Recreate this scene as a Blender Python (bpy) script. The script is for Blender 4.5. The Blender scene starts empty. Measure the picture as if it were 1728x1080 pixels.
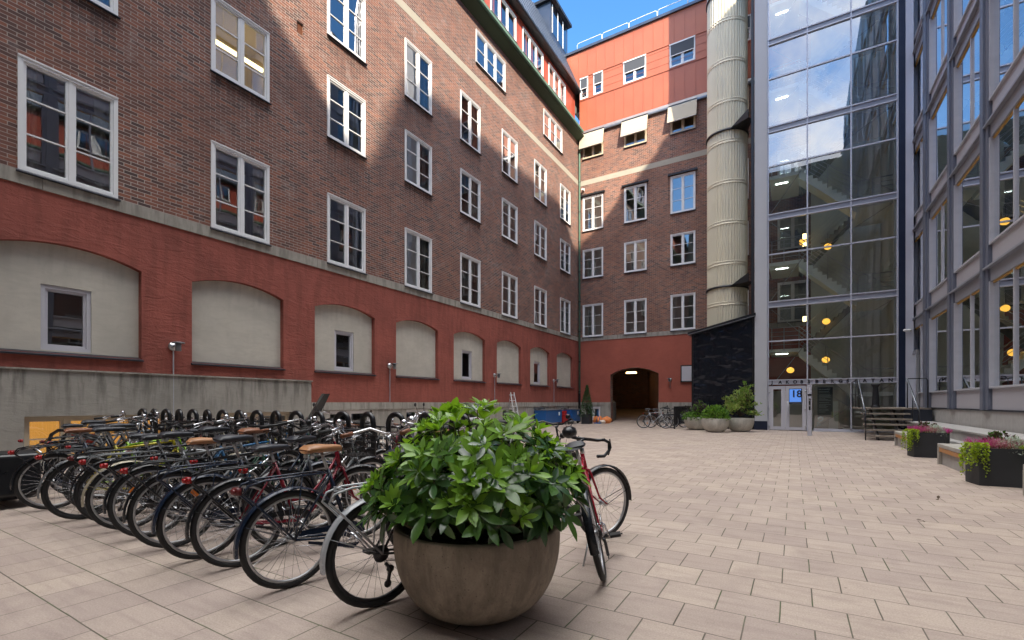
import bpy, math, random
from mathutils import Vector, Matrix, noise
from mathutils.geometry import tessellate_polygon
R = math.radians
random.seed(7)
S = bpy.context.scene
C = S.collection

# ------------------------------------------------------------------ camera
cam = bpy.data.objects.new("camera", bpy.data.cameras.new("camera"))
C.objects.link(cam)
cam.location = (0, 0, 1.3)
cam.rotation_euler = (R(90), 0, R(31))
cam.data.lens = 16.5; cam.data.sensor_width = 36; cam.data.shift_y = 0.0804
cam.data.clip_start = 0.05; cam.data.clip_end = 600
S.camera = cam
# ------------------------------------------------------------------ light
SUNV = Vector((-1, 1.15, -1.0))          # the way the sunlight travels
ELEV = math.atan2(1.0, math.hypot(1, 1.15))
sun = bpy.data.objects.new("sun", bpy.data.lights.new("sun", 'SUN'))
C.objects.link(sun)
sun.rotation_euler = SUNV.to_track_quat('-Z', 'Y').to_euler()
sun.data.energy = 3.8; sun.data.angle = R(0.9); sun.data.color = (1, .87, .68)
W = bpy.data.worlds.new("World"); S.world = W; W.use_nodes = True
nt = W.node_tree; bg = nt.nodes['Background']; bg.inputs[1].default_value = 0.15
sky = nt.nodes.new('ShaderNodeTexSky'); sky.sky_type = 'NISHITA'; sky.sun_disc = False
sky.sun_elevation = ELEV
sky.sun_rotation = math.atan2(1, -1.15)  # from +Y towards +X
sky.altitude = 50; sky.air_density = 1.0; sky.dust_density = 0.4; sky.ozone_density = 1.6
tc = nt.nodes.new('ShaderNodeTexCoord')
def wn(t, **k):
    n = nt.nodes.new(t)
    for a, b in k.items(): setattr(n, a, b)
    return n
ns = wn('ShaderNodeTexNoise'); ns.inputs['Scale'].default_value = 2.6; ns.inputs['Detail'].default_value = 9; ns.inputs['Roughness'].default_value = .58
nt.links.new(tc.outputs['Generated'], ns.inputs['Vector'])
dt = wn('ShaderNodeVectorMath', operation='DOT_PRODUCT'); dt.inputs[1].default_value = Vector((-.02, -.87, .49)).normalized()
nt.links.new(tc.outputs['Generated'], dt.inputs[0])
ms = wn('ShaderNodeMapRange'); ms.inputs[1].default_value = .93; ms.inputs[2].default_value = .995; ms.inputs[3].default_value = -.06; ms.inputs[4].default_value = .07
nt.links.new(dt.outputs['Value'], ms.inputs[0])
ad = wn('ShaderNodeMath', operation='ADD'); nt.links.new(ns.outputs['Fac'], ad.inputs[0]); nt.links.new(ms.outputs[0], ad.inputs[1])
cr = wn('ShaderNodeMapRange', clamp=True); cr.inputs[1].default_value = .57; cr.inputs[2].default_value = .70
nt.links.new(ad.outputs[0], cr.inputs[0])
hsv = wn('ShaderNodeHueSaturation'); hsv.inputs['Saturation'].default_value = 1.28; hsv.inputs['Value'].default_value = 1.0
nt.links.new(sky.outputs[0], hsv.inputs['Color'])
# bright overhead cloud deck, added out of view to light the shaded court
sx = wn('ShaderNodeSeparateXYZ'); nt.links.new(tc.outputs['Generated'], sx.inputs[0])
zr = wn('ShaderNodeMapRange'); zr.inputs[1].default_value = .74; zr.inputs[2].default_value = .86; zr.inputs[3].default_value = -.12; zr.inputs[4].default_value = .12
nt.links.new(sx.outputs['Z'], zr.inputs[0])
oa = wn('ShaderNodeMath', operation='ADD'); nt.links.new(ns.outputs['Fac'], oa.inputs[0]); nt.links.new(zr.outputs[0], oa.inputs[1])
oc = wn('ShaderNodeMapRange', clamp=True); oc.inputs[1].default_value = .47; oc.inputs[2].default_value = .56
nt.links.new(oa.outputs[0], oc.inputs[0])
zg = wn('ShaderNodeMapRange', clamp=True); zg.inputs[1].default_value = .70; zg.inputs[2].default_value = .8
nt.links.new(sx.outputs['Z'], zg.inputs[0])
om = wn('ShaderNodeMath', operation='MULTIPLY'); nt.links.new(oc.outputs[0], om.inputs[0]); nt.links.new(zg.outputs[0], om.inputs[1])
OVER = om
mx = wn('ShaderNodeMixRGB'); mx.inputs[2].default_value = (5.5, 5.6, 6, 1)
nt.links.new(cr.outputs[0], mx.inputs[0]); nt.links.new(hsv.outputs[0], mx.inputs[1]); 
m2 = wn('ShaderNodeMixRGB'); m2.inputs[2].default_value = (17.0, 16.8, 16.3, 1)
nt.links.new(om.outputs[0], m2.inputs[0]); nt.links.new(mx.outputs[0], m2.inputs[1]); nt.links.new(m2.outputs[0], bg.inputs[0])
S.view_settings.view_transform = 'Standard'; S.view_settings.look = 'None'
S.view_settings.exposure = 1.48; S.view_settings.gamma = 1
S.render.engine = 'CYCLES'
S.cycles.max_bounces = 8; S.cycles.diffuse_bounces = 4; S.cycles.transparent_max_bounces = 12

# ------------------------------------------------------------------ helpers
class MB:
    def __init__(s): s.v = []; s.f = []; s.m = []; s.sm = []; s.mi = 0; s.s = False
    def add(s, vs, fs):
        o = len(s.v); s.v += [tuple(p) for p in vs]
        for f in fs: s.f.append([o+i for i in f]); s.m.append(s.mi); s.sm.append(s.s)
    def box(s, a, b, M=None):
        (x0, y0, z0), (x1, y1, z1) = a, b
        vs = [(x0,y0,z0),(x1,y0,z0),(x1,y1,z0),(x0,y1,z0),(x0,y0,z1),(x1,y0,z1),(x1,y1,z1),(x0,y1,z1)]
        if M: vs = [M @ Vector(p) for p in vs]
        s.add(vs, [(0,3,2,1),(4,5,6,7),(0,1,5,4),(1,2,6,5),(2,3,7,6),(3,0,4,7)])
    def quad(s, a, b, c, d): s.add([a,b,c,d], [(0,1,2,3)])
    def prism(s, poly, ext, cap=True):          # poly: 3d points, ext: vector
        n = len(poly); e = Vector(ext); P = [Vector(p) for p in poly]
        fs = [(i, (i+1) % n, n+(i+1) % n, n+i) for i in range(n)]
        if cap: fs += [tuple(range(n))[::-1], tuple(range(n, 2*n))]
        s.add(P+[p+e for p in P], fs)
    def tube(s, pts, r, n=6, closed=False, cap=True):
        P = [Vector(p) for p in pts]; k = len(P); rr = r if isinstance(r, (list, tuple)) else [r]*k
        vs = []; prev = None
        for i, p in enumerate(P):
            if closed: t = P[(i+1) % k]-P[i-1]
            else: t = P[min(i+1, k-1)]-P[max(i-1, 0)]
            t.normalize()
            if prev is None: a = t.orthogonal().normalized()
            else:
                a = prev - t*prev.dot(t)
                a = a.normalized() if a.length > 1e-6 else t.orthogonal().normalized()
            prev = a; b = t.cross(a)
            for j in range(n):
                an = 2*math.pi*j/n; vs.append(p+(a*math.cos(an)+b*math.sin(an))*rr[i])
        fs = []
        for i in range(k if closed else k-1):
            for j in range(n):
                fs.append((i*n+j, i*n+(j+1) % n, ((i+1) % k)*n+(j+1) % n, ((i+1) % k)*n+j))
        if cap and not closed: fs += [tuple(range(n))[::-1], tuple(range((k-1)*n, k*n))]
        s.add(vs, fs)
    def lathe(s, prof, n=24, c=(0,0,0)):         # (r, z) profile about z
        vs = [(c[0]+r*math.cos(2*math.pi*j/n), c[1]+r*math.sin(2*math.pi*j/n), c[2]+z) for r, z in prof for j in range(n)]
        fs = [(i*n+j, i*n+(j+1) % n, (i+1)*n+(j+1) % n, (i+1)*n+j) for i in range(len(prof)-1) for j in range(n)]
        s.add(vs, fs)
    def ball(s, c, r, n=10, m=6, M=None):
        vs = []; fs = []; rx, ry, rz = r if isinstance(r, (tuple, list)) else (r, r, r)
        for i in range(m+1):
            a = math.pi*i/m
            for j in range(n):
                b = 2*math.pi*j/n
                p = Vector((rx*math.sin(a)*math.cos(b), ry*math.sin(a)*math.sin(b), rz*math.cos(a)))
                if M: p = M @ p
                vs.append(p+Vector(c))
        for i in range(m):
            for j in range(n): fs.append((i*n+j, (i+1)*n+j, (i+1)*n+(j+1) % n, i*n+(j+1) % n))
        s.add(vs, fs)
    def holed(s, outer, holes, fn):              # flat sheet with holes, fn maps (u,v) to 3d
        loops = [[Vector((u, v, 0)) for u, v in l] for l in [outer]+holes]
        tris = tessellate_polygon(loops); flat = [p for l in loops for p in l]
        s.add([fn(p.x, p.y) for p in flat], [tuple(t) for t in tris])
    def mesh(s, name):
        me = bpy.data.meshes.new(name); me.from_pydata(s.v, [], s.f)
        me.polygons.foreach_set('material_index', s.m); me.polygons.foreach_set('use_smooth', s.sm); me.update()
        return me
    def build(s, name, mats, parent=None, loc=(0,0,0), rz=0):
        return mobj(name, s.mesh(name), mats, parent, loc, rz)
def mobj(name, me, mats, parent=None, loc=(0,0,0), rz=0):
    if not isinstance(mats, (list, tuple)): mats = [mats]
    if len(me.materials) == 0:
        for m in mats: me.materials.append(m)
    o = bpy.data.objects.new(name, me); C.objects.link(o)
    for i, m in enumerate(mats):
        if me.materials[i] != m: o.material_slots[i].link = 'OBJECT'; o.material_slots[i].material = m
    o.location = loc; o.rotation_euler[2] = rz
    if parent: o.parent = parent
    return o
def tag(o, label, cat, group=None, kind=None):
    if kind: o['kind'] = kind
    if label: o['label'] = label
    if cat: o['category'] = cat
    if group: o['group'] = group
    return o
def thing(name, label, cat, loc=(0,0,0), rz=0, group=None):
    o = bpy.data.objects.new(name, None); C.objects.link(o); o.location = loc; o.rotation_euler[2] = rz
    o.empty_display_size = .2
    return tag(o, label, cat, group)
def rect(u0, v0, u1, v1): return [(u0,v0),(u1,v0),(u1,v1),(u0,v1)]
def bevel(o, w=.01, seg=2):
    m = o.modifiers.new('bevel', 'BEVEL'); m.width = w; m.segments = seg; m.limit_method = 'ANGLE'; return o

# ------------------------------------------------------------------ materials
class NT:
    def __init__(s, name):
        s.mat = bpy.data.materials.new(name); s.mat.use_nodes = True; s.t = s.mat.node_tree
        s.b = s.t.nodes['Principled BSDF']; s.out = s.t.nodes['Material Output']
    def n(s, t, ins=None, **k):
        n = s.t.nodes.new('ShaderNode'+t)
        for a, b in k.items(): setattr(n, a, b)
        for a, b in (ins or {}).items():
            if hasattr(b, 'is_output') or isinstance(b, bpy.types.NodeSocket): s.t.links.new(b, n.inputs[a])
            else: n.inputs[a].default_value = b
        return n
    def mix(s, f, a, b, blend='MIX'): return s.n('MixRGB', {0: f, 1: a, 2: b}, blend_type=blend).outputs[0]
    def math(s, op, a, b=0.0): return s.n('Math', {0: a, 1: b}, operation=op).outputs[0]
    def rng(s, x, a, b, c=0.0, d=1.0): return s.n('MapRange', {0: x, 1: a, 2: b, 3: c, 4: d}).outputs[0]
    def noise(s, vec, sc, det=4, ro=.55, dist=0):
        return s.n('TexNoise', {'Vector': vec, 'Scale': sc, 'Detail': det, 'Roughness': ro, 'Distortion': dist}).outputs['Fac']
    def pos(s): return s.n('NewGeometry').outputs['Position']
    def ob(s): return s.n('TexCoord').outputs['Object']
    def map(s, v, sc=(1,1,1), loc=(0,0,0)): return s.n('Mapping', {0: v, 1: loc, 3: sc}).outputs[0]
    def set(s, col=None, rough=None, bump=None, bs=.3, bd=.01, **k):
        for key, val in dict({'Base Color': col, 'Roughness': rough}, **k).items():
            if val is None: continue
            if isinstance(val, bpy.types.NodeSocket): s.t.links.new(val, s.b.inputs[key])
            else: s.b.inputs[key].default_value = val
        if bump is not None:
            bn = s.n('Bump', {'Strength': bs, 'Distance': bd, 'Height': bump}); s.t.links.new(bn.outputs[0], s.b.inputs['Normal'])
        return s.mat
def c4(c): return (c[0], c[1], c[2], 1)
def plain(name, col, rough=.5, metal=0, var=.12, sc=6, bs=0.0, **k):
    t = NT(name); v = t.ob(); nz = t.noise(v, sc, 4)
    a = c4([x*(1-var) for x in col]); b = c4([min(1, x*(1+var)) for x in col])
    return t.set(t.mix(nz, a, b), t.rng(nz, .3, .7, max(0, rough-.06), min(1, rough+.08)), bump=(t.noise(v, sc*8, 3) if bs else None), bs=bs, bd=.004, Metallic=metal, **k)
def uvwall(t):                                  # object x(+y) and z as a wall's two axes
    sp = t.n('SeparateXYZ', {0: t.ob()})
    return t.n('CombineXYZ', {0: t.math('ADD', sp.outputs[0], sp.outputs[1]), 1: sp.outputs[2]}).outputs[0], sp
def brick(name, c1, c2, dark, mortar, bw=.25, rh=.0745, white=.25):
    t = NT(name); uv, sp = uvwall(t)
    wob = t.n('VectorMath', {0: uv, 1: t.n('VectorMath', {0: t.n('TexNoise', {'Vector': uv, 'Scale': 5.0, 'Detail': 2}).outputs['Color'], 'Scale': .012}, operation='SCALE').outputs[0]}, operation='ADD').outputs[0]
    def bt(col1, col2, mo, ms, bias=0.0):
        return t.n('TexBrick', {'Vector': wob, 'Color1': c4(col1), 'Color2': c4(col2), 'Mortar': c4(mo), 'Scale': 1.0, 'Mortar Size': ms, 'Mortar Smooth': .25, 'Bias': bias, 'Brick Width': bw, 'Row Height': rh}, offset=.5)
    b = bt(c1, c2, mortar, .0075)
    r = t.n('TexBrick', {'Vector': t.map(wob, loc=(.0, .0, 0)), 'Color1': (0,0,0,1), 'Color2': (1,1,1,1), 'Mortar': (0,0,0,1), 'Scale': 1.0, 'Mortar Size': 0.0, 'Brick Width': bw, 'Row Height': rh}, offset=.5)
    rnd = t.n('SeparateColor', {0: r.outputs['Color']}).outputs[0]; inb = t.math('SUBTRACT', 1.0, b.outputs['Fac'])
    col = t.mix(t.math('MULTIPLY', t.rng(rnd, .62, .97, 0, .85), inb), b.outputs['Color'], c4(dark))
    col = t.mix(t.math('MULTIPLY', t.rng(rnd, .30, .12, 0, .8), inb), col, c4((c1[0]*1.3, c1[1]*1.15, c1[2]*.95)))
    big = t.noise(uv, .55, 6, .62); col = t.mix(t.rng(big, .35, .7, 0, .55), col, c4([x*.62 for x in c1]), 'MIX')
    eff = t.math('MULTIPLY', t.rng(t.noise(uv, 1.4, 8, .68, .6), .56, .8), white)
    col = t.mix(eff, col, (.42, .37, .36, 1))
    if white > .3:                               # rain streaks under the sills
        s2 = t.n('SeparateXYZ', {0: uv}); fx = t.math('FRACT', t.math('DIVIDE', t.math('SUBTRACT', s2.outputs[0], 2.74), 3.38))
        inx = t.math('LESS_THAN', fx, .452); zm = 0.0
        for zs_ in (9.52, 12.69): zm = t.math('ADD', zm, t.math('MULTIPLY', t.rng(s2.outputs[1], zs_-1.3, zs_-.05), t.math('LESS_THAN', s2.outputs[1], zs_)))
        sn = t.rng(t.noise(t.map(uv, (6, .4, 1)), 2.0, 5, .6), .42, .62, 0, .6)
        col = t.mix(t.math('MULTIPLY', t.math('MULTIPLY', inx, zm), sn), col, (.05,.04,.04,1))
    gr = t.noise(uv, 60, 3); col = t.mix(t.rng(gr, .3, .8, 0, .25), col, (.03, .02, .02, 1))
    hgt = t.math('ADD', t.math('MULTIPLY', b.outputs['Fac'], -1.0), t.math('MULTIPLY', gr, .35))
    return t.set(col, .88, hgt, .55, .008)
def plaster(name, col, var, bs=.5, streak=0.0, sc=1.0, stain=None, trowel=True):
    t = NT(name); uv, sp = uvwall(t)
    n1 = t.noise(uv, .9*sc, 7, .62, .4); n2 = t.noise(t.map(uv, (1.0, 3.2, 1)), 2.6*sc, 6, .6, 1.2)
    c = t.mix(t.rng(n1, .3, .7), c4([x*(1-var) for x in col]), c4([x*(1+var) for x in col]))
    c = t.mix(t.rng(n2, .45, .75, 0, .35), c, c4([x*.72 for x in col]))
    if stain:
        top, strg = stain
        dr = t.noise(t.map(uv, (2.6, .35, 1)), 2.0, 6, .6)
        m = t.math('MULTIPLY', t.rng(dr, .47, .6), t.rng(sp.outputs[2], top-1.1, top-.1, .15, 1.0))
        c = t.mix(t.math('MULTIPLY', m, strg), c, c4([x*.42 for x in col]))
    h = t.math('ADD', n2, t.math('MULTIPLY', t.noise(uv, 30, 4), .18)) if trowel else t.noise(uv, 40, 4)
    return t.set(c, .86, h, bs, .02 if trowel else .004)
M = {}
M['brick'] = brick('red_brown_brick', (.235,.098,.072), (.155,.07,.056), (.06,.043,.046), (.47,.41,.37), white=.5)
M['brick2'] = brick('courtyard_brick', (.27,.118,.082), (.185,.082,.062), (.075,.05,.048), (.48,.42,.37), white=.2)
M['red'] = plaster('red_plaster', (.285,.078,.058), .2, 1.0, stain=(1.95, .3))
M['redsm'] = plaster('painted_red_brick', (.35,.095,.065), .12, .35)
M['niche'] = plaster('grey_beige_render', (.50,.475,.42), .12, .3, trowel=False, stain=(4.6, .25))
M['plinth'] = plaster('grey_plinth_render', (.33,.315,.285), .14, .4, stain=(1.95, .85))
M['plinth2'] = plaster('grey_low_plinth', (.36,.345,.31), .12, .3, stain=(1.3, .6))
M['stone'] = plaster('string_course_stone', (.33,.31,.275), .16, .3, trowel=False, stain=(5.7, .55))
M['tan'] = plaster('tan_band_render', (.37,.345,.29), .06, .15, trowel=False)
M['white'] = plain('white_paint', (.74,.75,.77), .38, var=.05)
M['cream'] = plain('cream_paint', (.55,.47,.35), .5, var=.08)
M['greyfr'] = plain('grey_frame_paint', (.50,.50,.55), .4, var=.06)
M['sill'] = plain('dark_sill_metal', (.035,.04,.055), .38, .5)
M['copper'] = plain('green_copper', (.10,.19,.145), .65, .1, .35, 3, .2)
M['copperd'] = plain('dark_green_soffit', (.035,.055,.03), .8, 0, .3, 3, .3)
M['redmet'] = plain('orange_red_sheet', (.40,.115,.062), .45, .1, .1, 1.2)
M['redmetd'] = plain('oxide_red_sheet', (.42,.085,.05), .45, .1, .08, 1.2)
M['roof'] = plain('dark_roof_sheet', (.07,.09,.13), .35, .5, .15, 1.5)
M['zinc'] = plain('zinc_flashing', (.24,.26,.29), .4, .6, .12, 2)
M['duct'] = plain('beige_duct_paint', (.66,.61,.47), .42, .1, .06, 1.5)
M['darkst'] = plain('dark_steel', (.035,.037,.042), .4, .6)
M['black'] = plain('black_paint', (.012,.013,.016), .32, .1, .2, 12)
M['rubber'] = plain('black_rubber', (.017,.017,.018), .7, 0, .25, 20, .2)
M['chrome'] = plain('chrome', (.62,.63,.66), .22, 1, .08, 10)
M['alu'] = plain('brushed_aluminium', (.50,.51,.53), .36, .9, .08, 10)
M['conc'] = plain('white_concrete', (.46,.47,.50), .8, 0, .06, 2, .3)
M['toalu'] = plain('tower_aluminium', (.50,.51,.58), .4, .25, .06, 2)
M['navy'] = plain('navy_panel', (.014,.022,.05), .35, .3)
M['rpost'] = plain('grey_blue_cladding', (.15,.165,.215), .4, .2, .08, 1)
M['rbeam'] = plain('grey_beam_cladding', (.27,.285,.335), .42, .15, .06, 1)
M['trim'] = plain('light_window_trim', (.44,.45,.50), .45, .1)
M['wood'] = plain('oiled_wood', (.42,.19,.06), .5, 0, .2, 4, .2)
M['oldwood'] = plain('weathered_plank', (.23,.195,.16), .85, 0, .25, 5, .4)
M['gold'] = plain('warm_wood', (.50,.30,.07), .5)
M['screen'] = plain('cream_sunscreen_fabric', (.44,.40,.32), .8, 0, .05, 2)
M['dkscreen'] = plain('dark_sunscreen_fabric', (.06,.068,.085), .8, 0, .1, 8)
M['room'] = plain('room_wall', (.66,.64,.58), .9, 0, .1, 2)
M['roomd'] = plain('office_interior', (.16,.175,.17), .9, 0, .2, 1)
M['curtain'] = plain('curtain_fabric', (.62,.60,.55), .9, 0, .1, 6)
M['stairc'] = plain('pale_stair_concrete', (.86,.92,.88), .7, 0, .06, 2)
M['blue'] = plain('blue_plastic', (.012,.11,.36), .4, 0, .1, 3)
M['redp'] = plain('red_plastic', (.45,.02,.02), .35)
M['orange'] = plain('orange_sack', (.75,.24,.07), .6, 0, .3, 9, .5)
M['whitesk'] = plain('white_sack', (.75,.62,.5), .6, 0, .2, 9, .5)
M['brown'] = plain('brown_leather', (.20,.075,.035), .45, 0, .2, 14)
M['tanl'] = plain('tan_leather', (.36,.17,.075), .42, 0, .2, 14)
M['blks'] = plain('black_saddle', (.022,.025,.034), .42)
M['soil'] = plain('potting_soil', (.03,.02,.014), .95, 0, .4, 20, .6)
M['stem'] = plain('green_stem', (.10,.10,.035), .7)
M['bark'] = plain('bark', (.09,.06,.04), .9, 0, .3, 14, .4)
def concrete(name, a, b, bs=.2, dirt=0):
    t = NT(name); v = t.ob(); n = t.noise(v, 3.2, 8, .65, .5); f = t.noise(v, 90, 3)
    col = t.mix(t.rng(n, .36, .66), c4(a), c4(b)); col = t.mix(t.rng(f, .5, .8, 0, .3), col, c4([x*.55 for x in a]))
    if dirt: col = t.mix(t.math('MULTIPLY', t.rng(t.noise(t.map(v, (6,6,1.2)), 2.2, 6, .65), .45, .62), dirt), col, c4([x*.5 for x in a])); col = t.mix(t.rng(t.n('TexVoronoi', {'Vector': v, 'Scale': 34.0}).outputs['Distance'], .16, .08, 0, .6), col, (.05,.04,.03,1))
    return t.set(col, t.rng(n, .3, .7, .62, .85), t.math('ADD', n, t.math('MULTIPLY', f, .2)), bs, .01)
M['bowl'] = concrete('brown_bowl_concrete', (.17,.135,.10), (.33,.275,.215), .35, .45)
M['bowl2'] = concrete('pale_bowl_concrete', (.42,.40,.35), (.56,.54,.48), .2, .3)
M['ledge'] = concrete('terrace_stone', (.30,.29,.28), (.40,.39,.38))
M['benchc'] = concrete('bench_concrete', (.30,.28,.25), (.40,.385,.35))
M['ptile'] = concrete('dark_planter_stone', (.022,.024,.028), (.035,.037,.042), .1)
def granite():
    t = NT('pink_grey_panel'); uv, sp = uvwall(t)
    n = t.noise(uv, .8, 5); g = t.noise(uv, 120, 2)
    col = t.mix(n, (.38,.375,.42,1), (.46,.45,.49,1)); col = t.mix(t.rng(g, .45, .7, 0, .25), col, (.12,.11,.12,1))
    return t.set(col, .38)
M['panel'] = granite()
def tiles():
    t = NT('stone_wall_tiles'); uv, sp = uvwall(t)
    b = t.n('TexBrick', {'Vector': uv, 'Color1': (.42,.41,.40,1), 'Color2': (.48,.465,.45,1), 'Mortar': (.14,.13,.13,1), 'Scale': 1.0, 'Mortar Size': .006, 'Brick Width': 1.0, 'Row Height': .6}, offset=0.0)
    return t.set(t.mix(t.noise(uv, 6, 5), b.outputs['Color'], (.28,.27,.26,1)), .6)
M['tiles'] = tiles()
def glass(name, tint=(.8,.86,.84), boost=1.6, base=.08, wav=.0, rough=0.0):
    t = NT(name); t.t.nodes.remove(t.b)
    kw = {}
    fr = t.n('Fresnel', {0: 1.5})
    g = t.n('BsdfGlossy', {'Color': (.95,.97,1,1), 'Roughness': rough})
    if wav:
        o = t.pos(); nz = t.noise(t.map(o, (1.2,1.2,.45)), 1.0, 1)
        bn = t.n('Bump', {'Strength': 1.0, 'Distance': wav, 'Height': nz}); t.t.links.new(bn.outputs[0], g.inputs['Normal'])
    tr = t.n('BsdfTransparent', {0: c4(tint)})
    f = t.n('Math', {0: t.math('MULTIPLY', fr.outputs[0], boost), 1: base}, operation='ADD', use_clamp=True).outputs[0]
    m = t.n('MixShader', {0: f, 1: tr.outputs[0], 2: g.outputs[0]})
    t.t.links.new(m.outputs[0], t.out.inputs[0]); return t.mat
M['glass'] = glass('window_glass', (.70,.76,.74), 1.6, .17, .005)
M['tglass'] = glass('tower_glass', (.90,.95,.92), 1.5, .26, .0022)
M['tglass2'] = glass('clear_tower_glass', (.93,.97,.95), 1.3, .13, .002)
M['rglass'] = glass('office_glass', (.45,.57,.56), 1.8, .42, .0015)
def emit(name, col, st):
    t = NT(name); return t.set(c4(col), .5, **{'Emission Color': c4(col), 'Emission Strength': st})
M['lampy'] = emit('lit_amber_lamp', (1, .50, .07), .6)
M['lampw'] = emit('lit_warm_tube', (1, .72, .3), 3)
M['lampb'] = emit('lit_blue_screen', (.10, .26, .75), .22)
M['lampp'] = emit('lit_passage_tube', (1, .66, .25), 4)
M['roomo'] = emit('lit_orange_basement', (.85, .5, .13), .22)
M['roomy'] = emit('lit_yellow_room', (.6, .5, .3), .015)
def paving():
    t = NT('clay_paving_slabs'); p = t.pos()
    L = .3536
    uv = t.map(p, (1/L, 1/L, 1), (.2, -3.54/L, 0))
    wob = t.n('VectorMath', {0: uv, 1: t.n('VectorMath', {0: t.n('TexNoise', {'Vector': p, 'Scale': 3.0, 'Detail': 3}).outputs['Color'], 'Scale': .022}, operation='SCALE').outputs[0]}, operation='ADD').outputs[0]
    b = t.n('TexBrick', {'Vector': wob, 'Color1': (.53,.435,.355,1), 'Color2': (.40,.32,.275,1), 'Mortar': (.075,.065,.045,1), 'Scale': 1.0, 'Mortar Size': .013, 'Mortar Smooth': .3, 'Brick Width': 1.0, 'Row Height': 1.0}, offset=.5)
    big = t.noise(p, .28, 5, .6); col = t.mix(t.rng(big, .35, .68, 0, .5), b.outputs['Color'], (.42,.34,.315,1))
    blo = t.noise(p, 1.7, 8, .66, .8); col = t.mix(t.rng(blo, .48, .72, 0, .45), col, (.27,.21,.19,1))
    lt = t.noise(t.map(p, (1,1,1), (9,4,0)), 2.3, 7, .6); col = t.mix(t.rng(lt, .58, .8, 0, .5), col, (.60,.50,.42,1))
    st = t.noise(t.map(p, (.8, 7, 1)), 2.0, 5, .65, .4); col = t.mix(t.rng(st, .48, .7, 0, .42), col, (.26,.195,.18,1))
    fine = t.noise(p, 95, 3, .7); col = t.mix(t.rng(fine, .32, .75, 0, .5), col, (.13,.105,.09,1))
    spk = t.rng(t.noise(p, 160, 2), .68, .74, 0, .35); col = t.mix(spk, col, (.6,.55,.5,1))
    sw = t.n('SeparateXYZ', {0: wob}); sp = t.n('SeparateXYZ', {0: p})
    fy = t.math('ABSOLUTE', t.math('SUBTRACT', t.math('FRACT', sw.outputs[1]), .5)); rowm = t.rng(fy, .47, .485)
    lf = t.rng(sp.outputs[0], -2.9, -1.6)            # sand-swept long joints on the open side, short ones by the racks
    js = t.n('Mix', {0: rowm, 2: t.rng(lf, 0, 1, .35, 1.0), 3: t.rng(lf, 0, 1, 1.0, .18)}).outputs[0]
    fade = t.noise(p, 1.1, 4); mos = t.math('MULTIPLY', t.rng(fade, .42, .6), t.rng(t.noise(p, 14, 3), .35, .6)); mo2 = t.mix(mos, (.085,.07,.05,1), (.055,.105,.02,1))
    col = t.mix(t.math('MULTIPLY', t.math('MULTIPLY', t.rng(b.outputs['Fac'], .15, .75), js), t.rng(t.noise(p, 1.9, 5), .32, .6, .35, 1)), col, mo2)
    col = t.mix(t.rng(t.n('TexVoronoi', {'Vector': t.map(p, loc=(.3,.2,0)), 'Scale': 2.2}).outputs['Distance'], .035, .015, 0, .5), col, (.12,.10,.09,1))
    h = t.math('ADD', t.math('MULTIPLY', b.outputs['Fac'], -1.0), t.math('ADD', t.math('MULTIPLY', fine, .22), t.math('MULTIPLY', blo, .3)))
    return t.set(col, t.rng(blo, .3, .7, .62, .82), h, .5, .006)
M['paving'] = paving()
def blackmetal():
    t = NT('dented_black_sheet'); uv, sp = uvwall(t)
    n = t.noise(t.map(uv, (1.3, 2.0, 1)), 1.25, 2, .4, .3)
    return t.set((.035,.04,.055,1), .2, n, 1.0, .10, Metallic=.75)
M['bmetal'] = blackmetal()
# ================================================================== the setting
g = MB(); g.quad((-60,-60,0),(60,-60,0),(60,90,0),(-60,90,0))
tag(g.build('paving_ground', M['paving']), None, None, kind='structure')

# ------------------------------------------------------------------ windows (local x along the wall, -y out, z up)
cache = {}
def frame_mesh(w, h, lights, rows, cas=.055, out=.025, bar=.026, tops=None):
    k = ('fr', w, h, lights, rows, cas)
    if k in cache: return cache[k]
    b = MB(); d0, d1 = -out, .1
    b.box((-.02, d0, 0), (cas, d1, h)); b.box((w-cas, d0, 0), (w+.02, d1, h))
    b.box((cas, d0, h-cas), (w-cas, d1, h+.0)); b.box((cas, d0, 0), (w-cas, d1, cas))
    b.box((-.02, d0-.02, h), (w+.02, d1-.03, h+.03))
    iw = (w-2*cas)/lights
    for i in range(1, lights): x = cas+iw*i; b.box((x-.035, d0+.015, cas), (x+.035, d1, h-cas))
    for i in range(lights):
        x0 = cas+iw*i+(.035 if i else 0); x1 = cas+iw*(i+1)-(.035 if i < lights-1 else 0)
        b.box((x0, .005, cas), (x0+.045, .075, h-cas)); b.box((x1-.045, .005, cas), (x1, .075, h-cas))
        b.box((x0+.045, .005, cas), (x1-.045, .075, cas+.05)); b.box((x0+.045, .005, h-cas-.045), (x1-.045, .075, h-cas))
        for r in range(1, rows):
            z = cas+(h-2*cas)*r/rows; b.box((x0+.045, .012, z-bar/2), (x1-.045, .062, z+bar/2))
    cache[k] = b.mesh('window_frame'); return cache[k]
def pane_mesh(w, h, y=.04):
    k = ('pn', w, h, y)
    if k not in cache:
        b = MB(); b.quad((.06,y,.06),(w-.06,y,.06),(w-.06,y,h-.06),(.06,y,h-.06)); cache[k] = b.mesh('pane')
    return cache[k]
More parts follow.
